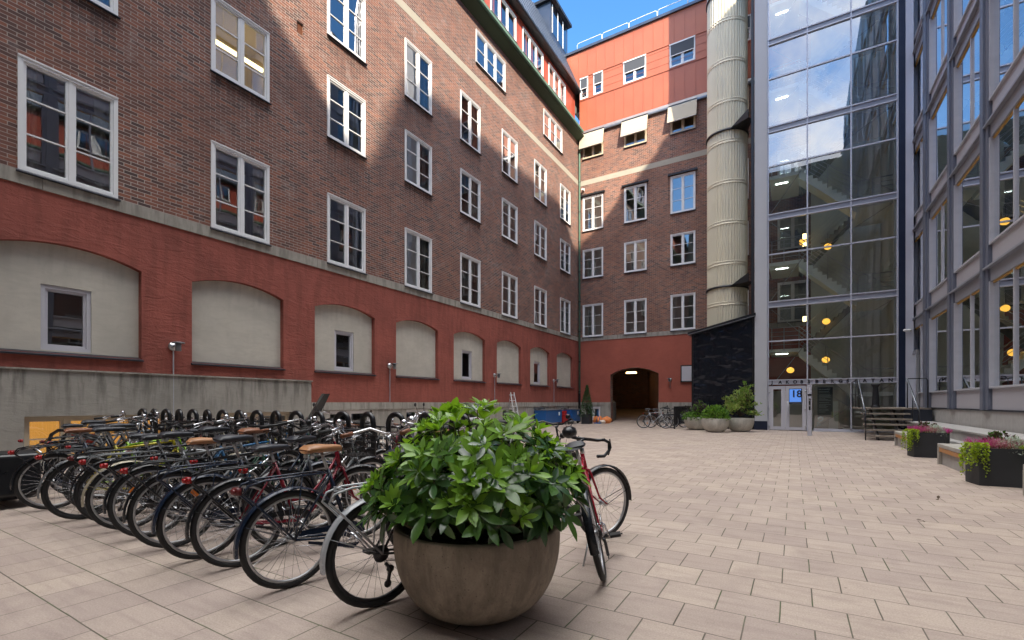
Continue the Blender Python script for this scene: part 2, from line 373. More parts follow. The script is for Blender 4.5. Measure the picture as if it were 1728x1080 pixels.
def room_mesh(w, h, d=1.7, y=.12):
    k = ('rm', w, h, d)
    if k not in cache:
        b = MB(); x0, x1, z0, z1 = -.5, w+.5, -.7, h+.35
        b.quad((x0,d,z0),(x1,d,z0),(x1,d,z1),(x0,d,z1)); b.quad((x0,y,z0),(x0,d,z0),(x0,d,z1),(x0,y,z1))
        b.quad((x1,y,z0),(x1,d,z0),(x1,d,z1),(x1,y,z1)); b.quad((x0,y,z1),(x1,y,z1),(x1,d,z1),(x0,d,z1)); b.quad((x0,y,z0),(x1,y,z0),(x1,d,z0),(x0,d,z0))
        cache[k] = b.mesh('room')
    return cache[k]
def curtain_mesh(w, h, x0, x1, z0, ph=0):
    k = ('cu', w, h, x0, x1, z0, ph)
    if k not in cache:
        b = MB(); n = max(8, int((x1-x0)*34)); b.s = True; vs = []
        for i in range(n+1):
            x = x0+(x1-x0)*i/n; y = .22+.03*math.sin(i*1.1+ph)+.012*math.sin(i*2.3)
            vs += [(x, y, z0), (x, y, h-.02)]
        b.add(vs, [(2*i, 2*i+2, 2*i+3, 2*i+1) for i in range(n)]); cache[k] = b.mesh('curtain')
    return cache[k]
def sill_mesh(w, d=.09):
    k = ('si', w, d)
    if k not in cache:
        b = MB(); b.prism([(-.05,-d,-.06),(-.05,-d,-.045),(-.05,-.027,-.002),(-.05,-.027,-.06)], (w+.1,0,0)); cache[k] = b.mesh('sill')
    return cache[k]
def window(par, u, v, w, h, lights=2, rows=3, frame='white', sill='sill', room='room', glass='glass', cur=0, cas=.055):
    f = mobj('window', frame_mesh(w, h, lights, rows, cas), M[frame], par, (u, 0, v))
    mobj('pane', pane_mesh(w, h), M[glass], f)
    if sill: mobj('sill', sill_mesh(w), M[sill], f)
    if room: mobj('room', room_mesh(w, h), M[room], f)
    if cur & 1: mobj('curtain', curtain_mesh(w, h, .04, w*.2, .05), M['curtain'], f)
    if cur & 2: mobj('curtain', curtain_mesh(w, h, w*.8, w-.04, .05, 1), M['curtain'], f)
    if cur & 4: mobj('curtain', curtain_mesh(w, h, .05, w-.05, h*.55, 2), M['curtain'], f)
    if cur & 8: mobj('curtain', curtain_mesh(w, h, .05, w-.05, .05, 3), M['curtain'], f)
    return f
def arch(u0, u1, v0, vs, vc, n=14):             # outline with a segmental arch top
    pts = [(u0, v0), (u1, v0)]; w = u1-u0; hh = vc-vs; r = (w*w/4+hh*hh)/(2*hh); cz = vc-r; cx = (u0+u1)/2
    a = math.asin(w/2/r)
    return pts+[(cx+r*math.sin(a-2*a*i/n), cz+r*math.cos(a-2*a*i/n)) for i in range(n+1)]
def wall(par, name, mat, outer, holes, depth=.14, y=0.0, reveal=None):
    b = MB(); b.holed(outer, holes, lambda u, v: (u, y, v))
    for hl in holes:
        n = len(hl)
        for i in range(n):
            (a, c), (d, e) = hl[i], hl[(i+1) % n]
            b.quad((a,y,c),(d,y,e),(d,y+depth,e),(a,y+depth,c))
    return b.build(name, M[mat], par)

# ------------------------------------------------------------------ left brick building
LB = thing('brick_building', 'long brown brick building along the left side with a rendered red base and blind arches', 'building', (-12.4, 0, 0), R(90))
cols = [2.77+3.38*i for i in range(8)]
holes = []
rw = random.Random(3)
wins = []
for i, u in enumerate(cols):
    for (v, h) in ((5.65, 2.12), (9.55, 1.87), (12.72, 2.1)):
        holes.append(rect(u, v, u+1.47, v+h)); wins.append((u, v, 1.47, h, 2, 3))
for u in (3.95, 10.7, 17.45, 24.17): holes.append(rect(u, 16.78, u+2.5, 18.24)); wins.append((u, 16.78, 2.5, 1.46, 3, 2))
holes.append(rect(8.48, 12.08, 8.7, 12.44))
bh = [h for h in holes if h[2][1] < 15.8]
wall(LB, 'brick_wall', 'brick', rect(-9, 5.64, 29.4, 15.83), bh)
wall(LB, 'upper_brick_wall', 'brick', rect(-9, 16.15, 29.4, 18.9), [h for h in holes if h[0][1] > 16])
for (u, v, w, h, l, r) in wins:
    cur = rw.choice([0, 1, 2, 3, 3, 8, 4, 3]); rm = 'room'
    if abs(v-9.55) < .01 and abs(u-cols[1]) < .01: rm, cur = 'roomy', 0
    if abs(v-5.65) < .01 and u < 10: cur = 3
    f = window(LB, u, v, w, h, l, r, cur=cur, room=rm)
    if rm == 'roomy':
        b = MB(); b.box((.5,.9,1.45),(1.9,1.02,1.5)); b.build('ceiling_lamp', M['lampw'], f)
b = MB()
for i in range(7): b.box((8.48, .05, 12.09+i*.05), (8.7, .09, 12.12+i*.05))
b.box((8.47,.11,12.07),(8.71,.13,12.45)); b.build('vent_grille', M['brown'], LB)
b = MB(); b.box((-9,-.008,15.83),(29.36,.1,16.15)); b.build('tan_band', M['tan'], LB)
b = MB(); u = -9
while u < 29.3:
    w = min(rw.uniform(1.5, 2.6), 29.36-u); b.box((u,-.03,5.385),(u+w-.008,.1,5.64)); u += w
b.build('string_course', M['stone'], LB)
# rendered base with blind arches
ar = []; nw = {}
for i in range(8):
    u0 = 2.33+3.375*i; ar.append((u0, u0+2.36))
al = [arch(a, c, 2.26, 4.2, 4.43) for a, c in ar]
step = 8.93
outer = [(-9,1.95),(step,1.95),(step,1.3),(29.4,1.3),(29.4,5.385),(-9,5.385)]
wall(LB, 'red_base_wall', 'red', outer, al, .15)
for i, (a, c) in enumerate(ar):
    hs = []
    if i % 2 == 0:
        wu = {0: 3.1, 2: 9.9, 4: 16.58, 6: 23.27}[i]; ww = .77; hs = [rect(wu, 2.33, wu+ww, 3.61)]
    b = MB(); b.holed(arch(a, c, 2.26, 4.2, 4.43), hs, lambda u, v: (u, .15, v))
    for hl in hs:
        for k in range(4): (p, q), (r_, s_) = hl[k], hl[(k+1) % 4]; b.quad((p,.15,q),(r_,.15,s_),(r_,.3,s_),(p,.3,q))
    b.build('niche_panel', M['niche'], LB)
    b = MB(); b.prism([(a-.02,-.07,2.2),(a-.02,-.07,2.225),(a-.02,.15,2.3),(a-.02,.15,2.2)], (c-a+.04,0,0)); b.build('niche_ledge', M['sill'], LB)
    if hs:
        f = mobj('small_window', frame_mesh(ww, 1.28, 1, 1, .07), M['greyfr'], LB, (wu, .2, 2.33))
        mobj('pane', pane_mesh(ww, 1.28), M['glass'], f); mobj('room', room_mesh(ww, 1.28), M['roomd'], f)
# plinth with basement windows
bw = [(2.83, 5.2), (6.3, 8.3), (9.6, 11.3), (12.95, 14.4), (16.3, 17.8), (19.7, 21.1), (22.95, 24.3), (26.5, 27.7)]
bh = [rect(a, .14, c, 1.03) for a, c in bw]
wall(LB, 'plinth_wall', 'plinth', rect(-9, 0, step, 1.95), bh[:2], .2, -.04)
b = MB(); b.box((-9,-.075,1.92),(step+.035,.05,1.95)); b.quad((step,-.04,0),(step,0.0,0),(step,0.0,1.95),(step,-.04,1.95)); b.build('plinth_cap', M['plinth2'], LB)
wall(LB, 'low_plinth_wall', 'plinth2', rect(step, 0, 29.4, 1.06), bh[2:], .2, -.03)
b = MB(); b.box((step,-.06,1.06),(29.34,.05,1.3)); b.build('plinth_ledge', M['plinth2'], LB)
for i, (a, c) in enumerate(bw):
    o_ = window(LB, a, .14, round(c-a, 2), .89, 2 if i else 4, 2, frame='cream' if i < 2 else 'white', sill=None, room='roomo' if i in (0,) else 'roomd', cas=.06)
    o_.location[1] = .1; o_.name = 'basement_window'
    if i == 0:
        b = MB(); b.box((.62,.3,.12),(1.25,.32,.5)); sg = b.build('window_sign', M['redp'], o_)
# eaves, attic, mansard roof
b = MB(); b.prism([(-9,0,18.72),(-9,-.38,18.9),(-9,-.46,18.95),(-9,-.46,19.0),(-9,0.0,19.0)], (38.4,0,0)); b.build('eave_soffit', M['copperd'], LB)
b = MB(); b.prism([(-9,-.42,19.01),(-9,-.56,19.03),(-9,-.56,19.17),(-9,-.53,19.17),(-9,-.5,19.06),(-9,.3,19.2),(-9,.3,19.01)], (38.4-.55,0,0)); b.build('gutter', M['copper'], LB)
b = MB(); at = [12.85, 15.98, 19.1, 22.25, 25.4]
for i in range(len(at)): at[i] = at[i]
wall(LB, 'attic_wall', 'redmetd', rect(-9, 19.15, 29.4, 22.2), [rect(a, 20.42, a+2.4, 21.75) for a in at], .12, .3)
for a in at:
    f = window(LB, a, 20.42, 2.4, 1.33, 3, 1, sill='zinc', cur=rw.choice([0, 1, 2])); f.location[1] = .28; f.name = 'attic_window'
b = MB()
for k in range(60): b.box((-9+k*.66,.285,19.2),(-9+k*.66+.02,.3,22.1))
b.build('cladding_seam', M['redmetd'], LB)
b = MB(); b.prism([(-9,-.1,22.05),(-9,-.16,22.1),(-9,-.16,22.2),(-9,.32,22.2),(-9,.32,22.05)], (38.4,0,0)); b.build('upper_gutter', M['darkst'], LB)
b = MB(); b.quad((-9,-.14,22.2),(29.4,-.14,22.2),(29.4,1.6,26.3),(-9,1.6,26.3)); b.quad((-9,1.6,26.3),(29.4,1.6,26.3),(29.4,9,26.6),(-9,9,26.6))
for k in range(64):
    u = -9+k*.6
    if u < 29.3: b.prism([(u,-.16,22.22),(u,-.14,22.2),(u,1.6,26.3),(u,1.56,26.33)], (.025,0,0))
b.build('mansard_roof', M['roof'], LB)
b = MB(); b.box((-9, 12, 0), (29.4, 12.2, 26.6)); b.box((-9,0,0),(-8.8,12,22)); b.build('rear_wall', M['brick2'], LB)
# roof dormer
D = MB(); D.box((26.9,.9,22.3),(29.5,3.5,26.9)); dm = D.build('dormer', M['roof'], LB)
D = MB(); D.box((26.7,.6,26.9),(29.6,3.8,27.08)); D.build('dormer_roof', M['darkst'], dm)
D = MB()
for a in (27.1, 27.9, 28.7): D.box((a,.86,25.0),(a+.06,.9,26.8))
D.build('dormer_frame', M['white'], dm)
D = MB(); D.quad((27.05,.88,25.0),(29.3,.88,25.0),(29.3,.88,26.8),(27.05,.88,26.8)); D.build('dormer_pane', M['glass'], dm)
# downpipe in the corner
b = MB(); b.s = True; b.tube([(29.25,-.5,19.05),(29.25,-.3,18.5),(29.2,-.12,18.0),(29.2,-.12,.9)], .065, 10); dp = b.build('downpipe', M['copper'], LB)
b = MB()
for z in range(2, 18, 2): b.tube([(29.2,-.12,z-.03),(29.2,-.12,z+.03)], .078, 10)
b.tube([(29.2,-.12,0),(29.2,-.12,1.9)], .074, 10); b.build('pipe_collar', M['darkst'], dp)

# ------------------------------------------------------------------ back brick building
BB = thing('end_building', 'brick building closing the courtyard, with an arched passage and orange-red top storeys', 'building', (0, 29.4, 0), 0)
hs = []; wins = []
for u in (-12.11, -9.28, -6.41, -3.58, -.75, 2.1):
    for v, h in ((5.65, 2.12), (9.57, 1.87), (12.73, 2.22), (17.55, 1.5)):
        hs.append(rect(u, v, u+1.39, v+h)); wins.append((u, v, h))
wall(BB, 'brick_wall', 'brick2', rect(-12.4, 5.64, 9, 15.8), [h for h in hs if h[2][1] < 15.8])
wall(BB, 'upper_brick_wall', 'brick2', rect(-12.4, 16.12, 9, 19.08), [h for h in hs if h[0][1] > 16])
for i, (u, v, h) in enumerate(wins):
    if v > 17: f = window(BB, u, v, 1.39, h, 2, 2, frame='cream', room='gold', cur=0, glass='glass')
    else: f = window(BB, u, v, 1.39, h, 2, 3, cur=rw.choice([0, 1, 2, 3, 0]))
    if v > 17 and u < -4:                        # outside sunscreen
        b = MB(); b.prism([(-.13,-.43,.52),(-.13,-.45,.52),(-.13,-.2,1.56),(-.13,-.18,1.56)], (1.66,0,0)); b.build('sunscreen', M['screen'], f)
        b = MB(); b.box((-.13,-.2,1.54),(1.53,-.03,1.64)); b.tube([(-.13,-.44,.52),(1.53,-.44,.52)], .02)
        for x in (-.1, 1.5): b.tube([(x,-.02,.9),(x,-.44,.53)], .012)
        b.build('screen_arm', M['alu'], f)
    elif v > 12 and v < 13 and u < -4:
        b = MB(); b.box((-.15,-.16,h+.07),(1.54,-.03,h+.17)); b.tube([(-.12,-.1,.8),(-.12,-.12,h+.1)], .012); b.tube([(1.51,-.1,.8),(1.51,-.12,h+.1)], .012); b.build('screen_box', M['darkst'], f)
b = MB(); b.box((-12.36,-.008,15.8),(9,.1,16.12)); b.build('tan_band', M['tan'], BB)
b = MB(); u = -12.36
while u < 9:
    w = rw.uniform(1.2, 2.2); b.box((u,-.03,5.385),(u+w-.008,.1,5.64)); u += w
b.build('string_course', M['stone'], BB)
ap = arch(-10.22, -7.14, .0, 3.08, 3.5, 18); ap[0] = (-10.22, -.02); ap[1] = (-7.14, -.02)
redo = [(-12.4,1.3),(-10.22,1.3)]+ap[2:][::-1]+[(-7.14,1.3),(9,1.3),(9,5.385),(-12.4,5.385)]
b = MB(); b.holed(redo, [], lambda u, v: (u, 0, v)); b.build('red_base_wall', M['redsm'], BB)
b = MB(); b.holed(rect(-12.4,0,-10.26,1.3), [rect(-11.9,.14,-10.9,.98)], lambda u, v: (u,-.03,v)); b.box((-12.36,-.06,1.12),(-10.26,.02,1.3)); b.box((-10.3,-.045,0),(-10.2,.02,1.32))
b.box((-7.14,-.04,0),(9,.02,1.3)); b.build('plinth_wall', M['plinth2'], BB)
f = window(BB, -11.9, .14, 1.0, .84, 2, 1, sill=None, room='roomd', cas=.07); f.name = 'basement_window'
# passage
b = MB(); pr = [(u, v) for u, v in ap]
e = Vector((-3.2, 9.5, 0))
for i in range(1, len(pr)):
    a, c = pr[i], pr[(i+1) % len(pr)]
    A = Vector((a[0],.0,a[1])); B_ = Vector((c[0],.0,c[1])); up = Vector((0,0,.75))
    b.quad(A, B_, B_+Vector((0,.5,0)), A+Vector((0,.5,0)))
    b.quad(A+Vector((0,.5,0)), B_+Vector((0,.5,0)), B_+e+up, A+e+up)
b.quad((-13.6,9.4,.5),(-10.2,9.4,.5),(-10.2,9.4,4.4),(-13.6,9.4,4.4)); b.build('passage_wall', M['brick'], BB)
b = MB(); b.quad((-10.2,.0,.006),(-7.15,.0,.006),(-7.15,.5,.006),(-10.2,.5,.006)); b.quad((-10.2,.5,.006),(-7.15,.5,.006),(-10.35,9.5,.78),(-13.4,9.5,.78)); b.build('passage_floor', M['paving'], BB)
for k, (x, y, z) in enumerate([(-9.6,2.5,3.35),(-10.5,5.5,3.6)]):
    b = MB(); b.box((x-.35,y-.05,z-.06),(x+.35,y+.08,z)); b.build('passage_lamp', M['lampp'], BB)
# niche figures: little pale wall lights and signs along the passage wall
b = MB()
for t_, z, hh in ((.07,1.25,.16),(.12,.9,.12),(.2,1.2,.14),(.3,1.25,.18),(.16,.75,.2),(.4,1.1,.2),(.5,1.15,.3)):
    x = -10.21-3.2*t_; y = .5+9*t_; b.box((x+.02,y,z),(x+.07,y+.1,z+hh))
b.build('passage_plaque', M['cream'], BB)
# top storeys in orange-red sheet
b = MB(); b.box((-12.36,-.18,19.08),(9,.1,19.12)); b.prism([(-12.36,-.2,19.12),(-12.36,-.2,19.2),(-12.36,.0,19.46),(-12.36,.1,19.46),(-12.36,.1,19.12)], (21.4,0,0)); b.build('zinc_cornice', M['zinc'], BB)
tw = [(-12.36,.6,1), (-11.35,.61,1), (-9.33,1.4,2), (-6.46,1.43,2), (-3.5,1.43,2), (-.7,1.43,2)]
outr = [(-12.36,19.46),(9,19.46),(9,24.86),(-14.6,24.86),(-14.6,24.0),(-12.36,22.2)]
wall(BB, 'sheet_cladding', 'redmet', outr, [rect(u, 21.6, u+w, 22.95) for u, w, l in tw[1:]]+[rect(-12.3,21.6,-11.77,22.3)], .12, 0)
for u, w, l in tw:
    if u < -12.3: u = -12.3; w = .53
    f = mobj('top_window', frame_mesh(w, 1.35, l, 1, .06), M['white'], BB, (u, 0, 21.6))
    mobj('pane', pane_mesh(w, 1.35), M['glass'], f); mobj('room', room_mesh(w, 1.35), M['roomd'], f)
    b = MB(); b.box((.05,-.05,.68),(w-.05,-.03,1.33)); b.build('sunscreen', M['dkscreen'], f)
    b = MB(); b.box((.03,-.06,.65),(w-.03,-.02,.69)); b.box((-.03,-.07,1.33),(w+.03,-.02,1.4)); b.build('screen_rail', M['white'], f)
b = MB(); s_ = .62
for k in range(38):
    u = -14.3+k*s_
    if u > 8.8: continue
    b.box((u,-.022,23.05),(u+.022,0,24.84))
    if u > -12.3: b.box((u,-.022,19.48),(u+.022,0,21.5))
for z in (21.5, 23.03): b.box((-12.36,-.035,z),(9,0,z+.03))
z = 21.95
while z < 23: b.box((-12.36,-.012,z),(9,-.001,z+.012)); z += .45
b.build('cladding_seam', M['redmet'], BB)
b = MB(); b.box((-14.8,-.12,24.86),(9,.3,25.02)); b.box((-14.8,.3,24.9),(9,9,25.0)); b.build('roof_edge', M['roof'], BB)
b = MB(); b.s = True
u = -12.6
while u < -2:
    w = 1.75; b.tube([(u,.15,25.0),(u,.15,25.5),(u+.08,.15,25.58),(u+w-.1,.15,25.58),(u+w,.15,25.5),(u+w,.15,25.0)], .022, 5); u += w+.04
b.build('roof_railing', M['white'], BB)
b = MB(); b.box((-12.4, 9.6, 0), (9, 9.8, 25)); b.build('rear_wall', M['brick2'], BB)
b = MB(); b.box((-12.12,-.26,15.42),(-12.0,-.02,15.52)); b.box((-12.08,-.02,15.4),(-12.0,0,15.6)); tag(b.build('security_camera', M['white'], None, (0,29.4,0)), 'small white security camera high on the back wall beside the green downpipe', 'camera')

# ------------------------------------------------------------------ ribbed duct
T = thing('ventilation_duct', 'tall round ribbed cream ventilation duct rising between brick wall and glass stair tower', 'duct', (-3.0, 26.8, 0))
b = MB(); b.s = True; n = 176
prof = []
def ringp(r, z): return [(r*math.cos(2*math.pi*j/n) * 1.0, r*math.sin(2*math.pi*j/n), z) for j in range(n)]
vs = []; zs = [5.0, 34]
for z in zs:
    for j in range(n):
        rr = .945+(.02 if j % 4 in (0, 1) else -.02); vs.append((rr*math.cos(2*math.pi*j/n), rr*math.sin(2*math.pi*j/n), z))
b.s = False; b.add(vs, [(j, (j+1) % n, n+(j+1) % n, n+j) for j in range(n)]); b.build('duct_shell', M['duct'], T)
z = 6.3
while z < 33:
    b = MB(); b.s = True
    b.lathe([(.93,z-.1),(.966,z-.1),(.97,z-.07),(.966,z-.05),(.95,z-.04),(.95,z+.04),(.966,z+.05),(.97,z+.07),(.966,z+.1),(.93,z+.1)], 64); b.build('joint_ring', M['duct'], T); z += 2.05
for z in (7.15, 15.05, 22.2, 29):
    b = MB(); b.s = True; b.lathe([(.96,z-.05),(1.02,z-.05),(1.02,z+.05),(.96,z+.05)], 64)
    cl = b.build('clamp_collar', M['darkst'], T)
    b = MB(); b.prism([(.3,-1.0,z-.02),(1.1,-1.55,z-.02),(1.25,-1.2,z-.02),(.95,-.2,z-.02)], (0,0,.05)); b.prism([(.3,-1.02,z),(1.1,-1.55,z),(1.1,-1.55,z+.4)], (.03,.02,0)); b.build('bracket', M['darkst'], cl)

# ------------------------------------------------------------------ black sheet-metal annex
A = thing('metal_annex', 'black sheet metal annex with dented glossy panels and sloping roof', 'annex', (0, 25.1, 0))
b = MB(); b.prism([(-4.43,0,0),(-1.62,0,0),(-1.62,0,5.35),(-4.43,0,4.72)], (0,3.4,0)); b.build('sheet_wall', M['bmetal'], A)
b = MB(); sl = (5.35-4.72)/2.81
for k in range(6):
    u = -4.43+.3+k*.5; b.box((u,-.03,0),(u+.02,0,4.72+(u+4.43)*sl-.01))
b.build('standing_seam', M['bmetal'], A)
b = MB(); b.prism([(-4.6,-.25,4.7),(-1.55,-.25,5.385),(-1.55,-.25,5.53),(-4.6,-.25,4.82)], (0,3.8,0)); b.build('annex_roof', M['black'], A)
b = MB(); b.prism([(-4.6,-.27,4.69),(-1.55,-.27,5.375),(-1.55,-.27,5.40),(-4.6,-.27,4.715)], (0,.02,0)); b.build('roof_trim', M['alu'], A)
b = MB(); b.box((-4.45,-.02,0),(-4.37,.0,4.73)); b.box((-1.7,-.03,0),(-1.62,0,5.34)); b.build('corner_trim', M['black'], A)
b = MB(); b.box((-1.78,.3,5.4),(-1.66,.42,34)); b.build('steel_post', M['darkst'], A)

# ------------------------------------------------------------------ glass stair tower
G = thing('stair_tower', 'glass stair tower with concrete side column, white stairs and street name above the door', 'tower', (0, 25.1, 0))
b = MB(); b.box((-1.6,-.12,.42),(-1.08,.35,34)); b.build('concrete_column', M['conc'], G)
b = MB(); b.box((-1.62,-.14,0),(-1.07,.36,.42)); b.build('column_base', M['navy'], G)
fl = [2.12+0, 5.72, 9.8, 13.9, 18.0, 22.1, 26.2, 30.3]
b = MB()
for x, w in ((-1.07,.06), (.49,.055), (2.1,.055), (3.67,.06)): b.box((x,-.06,0),(x+w,.06,34))
b.build('mullion', M['toalu'], G)
for z in fl:
    t0, t1 = (2.12, 2.36) if z < 3 else (z, z+.3)
    b = MB(); b.box((-1.01,-.03,t0+.05),(3.67,.04,t1-.05))
    o = b.build('floor_band', M['toalu' if z < 3 else 'rbeam'], G)
    b = MB(); b.box((-1.07,-.075,t0),(3.73,.05,t0+.05)); b.box((-1.07,-.075,t1-.05),(3.73,.05,t1)); b.build('band_trim', M['toalu'], o)
for z in (4.12, 8.18, 12.3, 16.4, 20.4, 24.5, 28.6): b = MB(); b.box((-1.01,-.05,z),(3.67,.04,z+.06)); b.build('transom', M['toalu'], G)
zz = [2.36, 4.12, 5.72, 8.18, 9.8, 12.3, 13.9, 16.4, 18.0, 20.4, 22.1, 24.5, 26.2, 28.6, 30.3, 34]
for i in range(len(zz)-1):
    z0 = zz[i]+(.3 if (zz[i] in fl and i) else .06 if i else 0); z1 = zz[i+1]
    for x0, x1 in ((-1.01,.49), (.545,2.1), (2.155,3.67)):
        b = MB(); tl = random.uniform(-.003,.003); b.quad((x0,0,z0),(x1,tl,z0),(x1,tl,z1),(x0,-tl,z1)); b.build('glass_pane', M['tglass' if z0 > 12.2 else 'tglass2'], G)
for x0, x1 in ((.78,2.1), (2.155,3.67)):
    b = MB(); b.quad((x0,0,.12),(x1,0,.12),(x1,0,2.12),(x0,0,2.12)); b.build('glass_pane', M['tglass2'], G)
b = MB(); b.box((.75,-.1,.0),(3.7,.06,.06)); b.box((.75,-.06,.06),(3.7,.05,.13)); b.build('glass_sill', M['toalu'], G)
b = MB(); b.box((3.73,-.1,0),(3.95,.4,34)); b.build('navy_strip', M['navy'], G)
b = MB(); b.box((3.95,-.16,0),(4.2,.5,34)); b.build('side_cladding', M['toalu'], G)
b = MB(); b.box((-1.7,-.2,34),(4.3,.1,34.4)); b.box((-1.7,4.1,34),(4.3,4.3,34.4)); b.box((-1.7,.1,34),(-1.0,4.1,34.4)); b.box((3.7,.1,34),(4.3,4.1,34.4)); b.build('tower_roof', M['zinc'], G)
b = MB(); b.quad((-1.0,.1,34.1),(3.7,.1,34.1),(3.7,4.1,34.1),(-1.0,4.1,34.1)); b.build('added_skylight', M['tglass'], G)  # unseen roof glazed to let light down onto the stairs
# open interior: stair flights, landings, railings, bracing rods
M['coren'] = plain('dimmed_rear_stair', (.20,.22,.20), .7); M['lampt'] = emit('lit_cool_tube', (.9, 1, .93), 5)  # rear flights painted darker than the front ones to look dim
for k in range(8):
    F0 = [.0, 1.75, 5.85, 9.95, 14.05, 18.15, 22.25, 26.35][k]; H = 4.1 if k else 0
    if k == 0: continue
    st = MB(); m = F0+2.05
    st.box((2.35,.3,F0-.16),(3.7,3.0,F0)); st.box((-1.0,.3,m-.16),(.2,3.0,m))
    n = 12; dx = (2.35-.2)/n; dz = 2.05/n
    poly = [(2.35,.45,F0-.16)]
    for i in range(n): poly += [(2.35-dx*i,.45,F0+dz*(i+1)), (2.35-dx*(i+1),.45,F0+dz*(i+1))]
    poly += [(.2,.45,m-.16),(.2,.45,m-.34),(2.35,.45,F0-.36)]
    # sides, treads and sloping soffit of the near flight
    st.prism([Vector(p)-Vector((0,.17,0)) for p in poly], (0,.9,0))
    poly2 = [(.2,1.75,m-.16)]
    for i in range(n): poly2 += [(.2+dx*i,1.75,m+dz*(i+1)), (.2+dx*(i+1),1.75,m+dz*(i+1))]
    poly2 += [(2.35,1.75,F0+4.1-.16),(2.2,1.75,F0+4.1-.3),(.35,1.75,m-.3)]
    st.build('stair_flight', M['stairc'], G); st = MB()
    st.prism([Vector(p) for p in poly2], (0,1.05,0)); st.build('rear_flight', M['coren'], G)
    st = MB(); st.box((-.75,.9,m-.19),(-.25,.94,m-.17)); st.build('landing_lamp', M['lampt'], G)  # tubes added under every landing to brighten the stairs, few of them real
    r = MB(); r.s = True
    for j in range(5):
        h = .2+.2*j
        r.tube([(3.65,.26,F0+h),(2.4,.26,F0+h),(.2,.26,m+h),(-.95,.26,m+h)], .012 if j < 4 else .022, 5)
    for (x, z) in ((2.9,F0),(2.4,F0),(1.3,F0+1.03),(.2,m),(-.4,m),(-.9,m)): r.tube([(x,.28,z-.05),(x,.28,z+1.0)], .018, 5)
    for j in range(4): h = .3+.22*j; r.tube([(.2,1.6,m+h),(2.35,1.6,F0+4.1+h)], .012, 4)
    r.build('stair_railing', M['alu'], G)
    c = MB(); c.s = True
    if k % 1 == 0:
        c.tube([(-.9,.18,F0+3.9),(.5,.18,F0+2.5)], .014, 5); c.tube([(.5,.18,F0+2.3),(-.95,.18,F0+.25)], .014, 5)
        c.tube([(.5,.18,F0+.2+2.4),(3.6,.18,F0+.3)], .014, 5); c.tube([(3.6,.18,F0+3.9),(.5,.18,F0+2.0)], .014, 5)
    c.build('bracing_rod', M['alu'], G)
b = MB(); b.s = True; b.tube([(.8,.15,2.05),(2.1,.15,1.1)], .014, 5); b.tube([(.8,.15,.15),(2.1,.15,1.1)], .014, 5); b.tube([(2.1,.15,.95),(3.55,.15,2.1)], .014, 5); b.tube([(2.1,.15,1.05),(3.6,.15,.3)], .014, 5); b.build('bracing_rod', M['alu'], G)
for x, y, z in ((.35,1.4,9.0),(1.35,1.2,8.55),(1.3,1.4,5.1),(1.25,.8,3.25),(-.15,1.2,2.85)):
    b = MB(); b.s = True; b.ball((x,y,z), (.16,.16,.14), 16, 10); lm = b.build('pendant_lamp', M['lampy'], G)
    b = MB(); b.tube([(x,y,z+.16),(x,y,z+.62)], .008, 4); b.build('lamp_cord', M['black'], lm)
b = MB(); 
for z in (9.25, 8.9, 5.3): b.box((.36,1.3,z-.12),(.5,1.4,z+.1))
b.build('wall_lamp', M['lampw'], G)
b = MB(); b.box((3.6,.1,0),(3.72,4.2,34)); b.box((.75,3.6,0),(3.6,3.8,34)); b.build('lift_shaft', plain('grey_green_core_wall', (.56,.60,.54), .7), G)
b = MB(); b.box((-1.1,.35,0),(-1.05,4.2,34)); 
b.build('side_glazing', M['tglass'], G)
b = MB(); b.box((-1.0,.1,-.0),(3.6,4.2,.03)); b.build('lobby_floor', M['ledge'], G)
b = MB(); b.box((-1.0,3.0,.03),(2.2,3.1,1.9)); b.build('lobby_wall', M['room'], G)
b = MB(); b.box((1.4,1.2,.03),(1.75,1.5,1.35)); b.box((1.9,.6,.03),(3.4,1.1,.18)); b.build('reception_pillar', M['stairc'], G)
b = MB(); b.box((.9,.12,.62),(1.48,.14,1.98)); ps = b.build('info_board', plain('dark_teal_board', (.006,.028,.032), .4), G)
def text(body, size, mat, parent, loc, ext=.004, rz=0, name='lettering', sx=1.0, sp=1.0, bold=0.0):
    cu = bpy.data.curves.new('t', 'FONT'); cu.body = body; cu.size = size; cu.extrude = ext; cu.space_character = sp; cu.resolution_u = 3; cu.offset = bold
    t = bpy.data.objects.new('t', cu); C.objects.link(t)
    me = bpy.data.meshes.new_from_object(t.evaluated_get(bpy.context.evaluated_depsgraph_get())); bpy.data.objects.remove(t)
    me.transform(Matrix.Diagonal((sx,1,1,1))); me.transform(Matrix.Rotation(R(90), 4, 'X'))
    me.materials.clear(); return mobj(name, me, mat, parent, loc, rz)
M['ink'] = plain('black_lettering', (.01,.012,.02), .4)
M['pw'] = plain('white_print', (.5,.6,.6), .6)
for i, ch in enumerate('JAKOBSBERGSGATAN'):
    text(ch, .2, M['ink'], G, (-.90+i*.286, -.085, 2.165), .008, bold=.007)
text('VÄLKOMMEN', .062, M['pw'], ps, (.95,.115,1.86), .001, bold=.002)
b = MB()
rp = random.Random(5)
for i, z in enumerate([1.78,1.75,1.66,1.6,1.56,1.52,1.46,1.42,1.38,1.28,1.2,1.15,1.1,1.05,.98,.92,.86]):
    b.box((.96,.112,z),(1.0+rp.uniform(.2,.42),.119,z+.012))
b.build('board_print', M['pw'], ps)
b = MB(); b.s = True; b.tube([(1.33+.045*math.cos(a)*(1 if 1 else 1), .112, 1.9+.04*math.sin(a)) for a in [R(200-28*i) for i in range(9)]]+[(1.335,.112,1.84)], .008, 4, True)
b.tube([(1.02+.085*math.cos(R(30*i)), -.012, .56+.085*math.sin(R(30*i))) for i in range(12)], .014, 6, True)
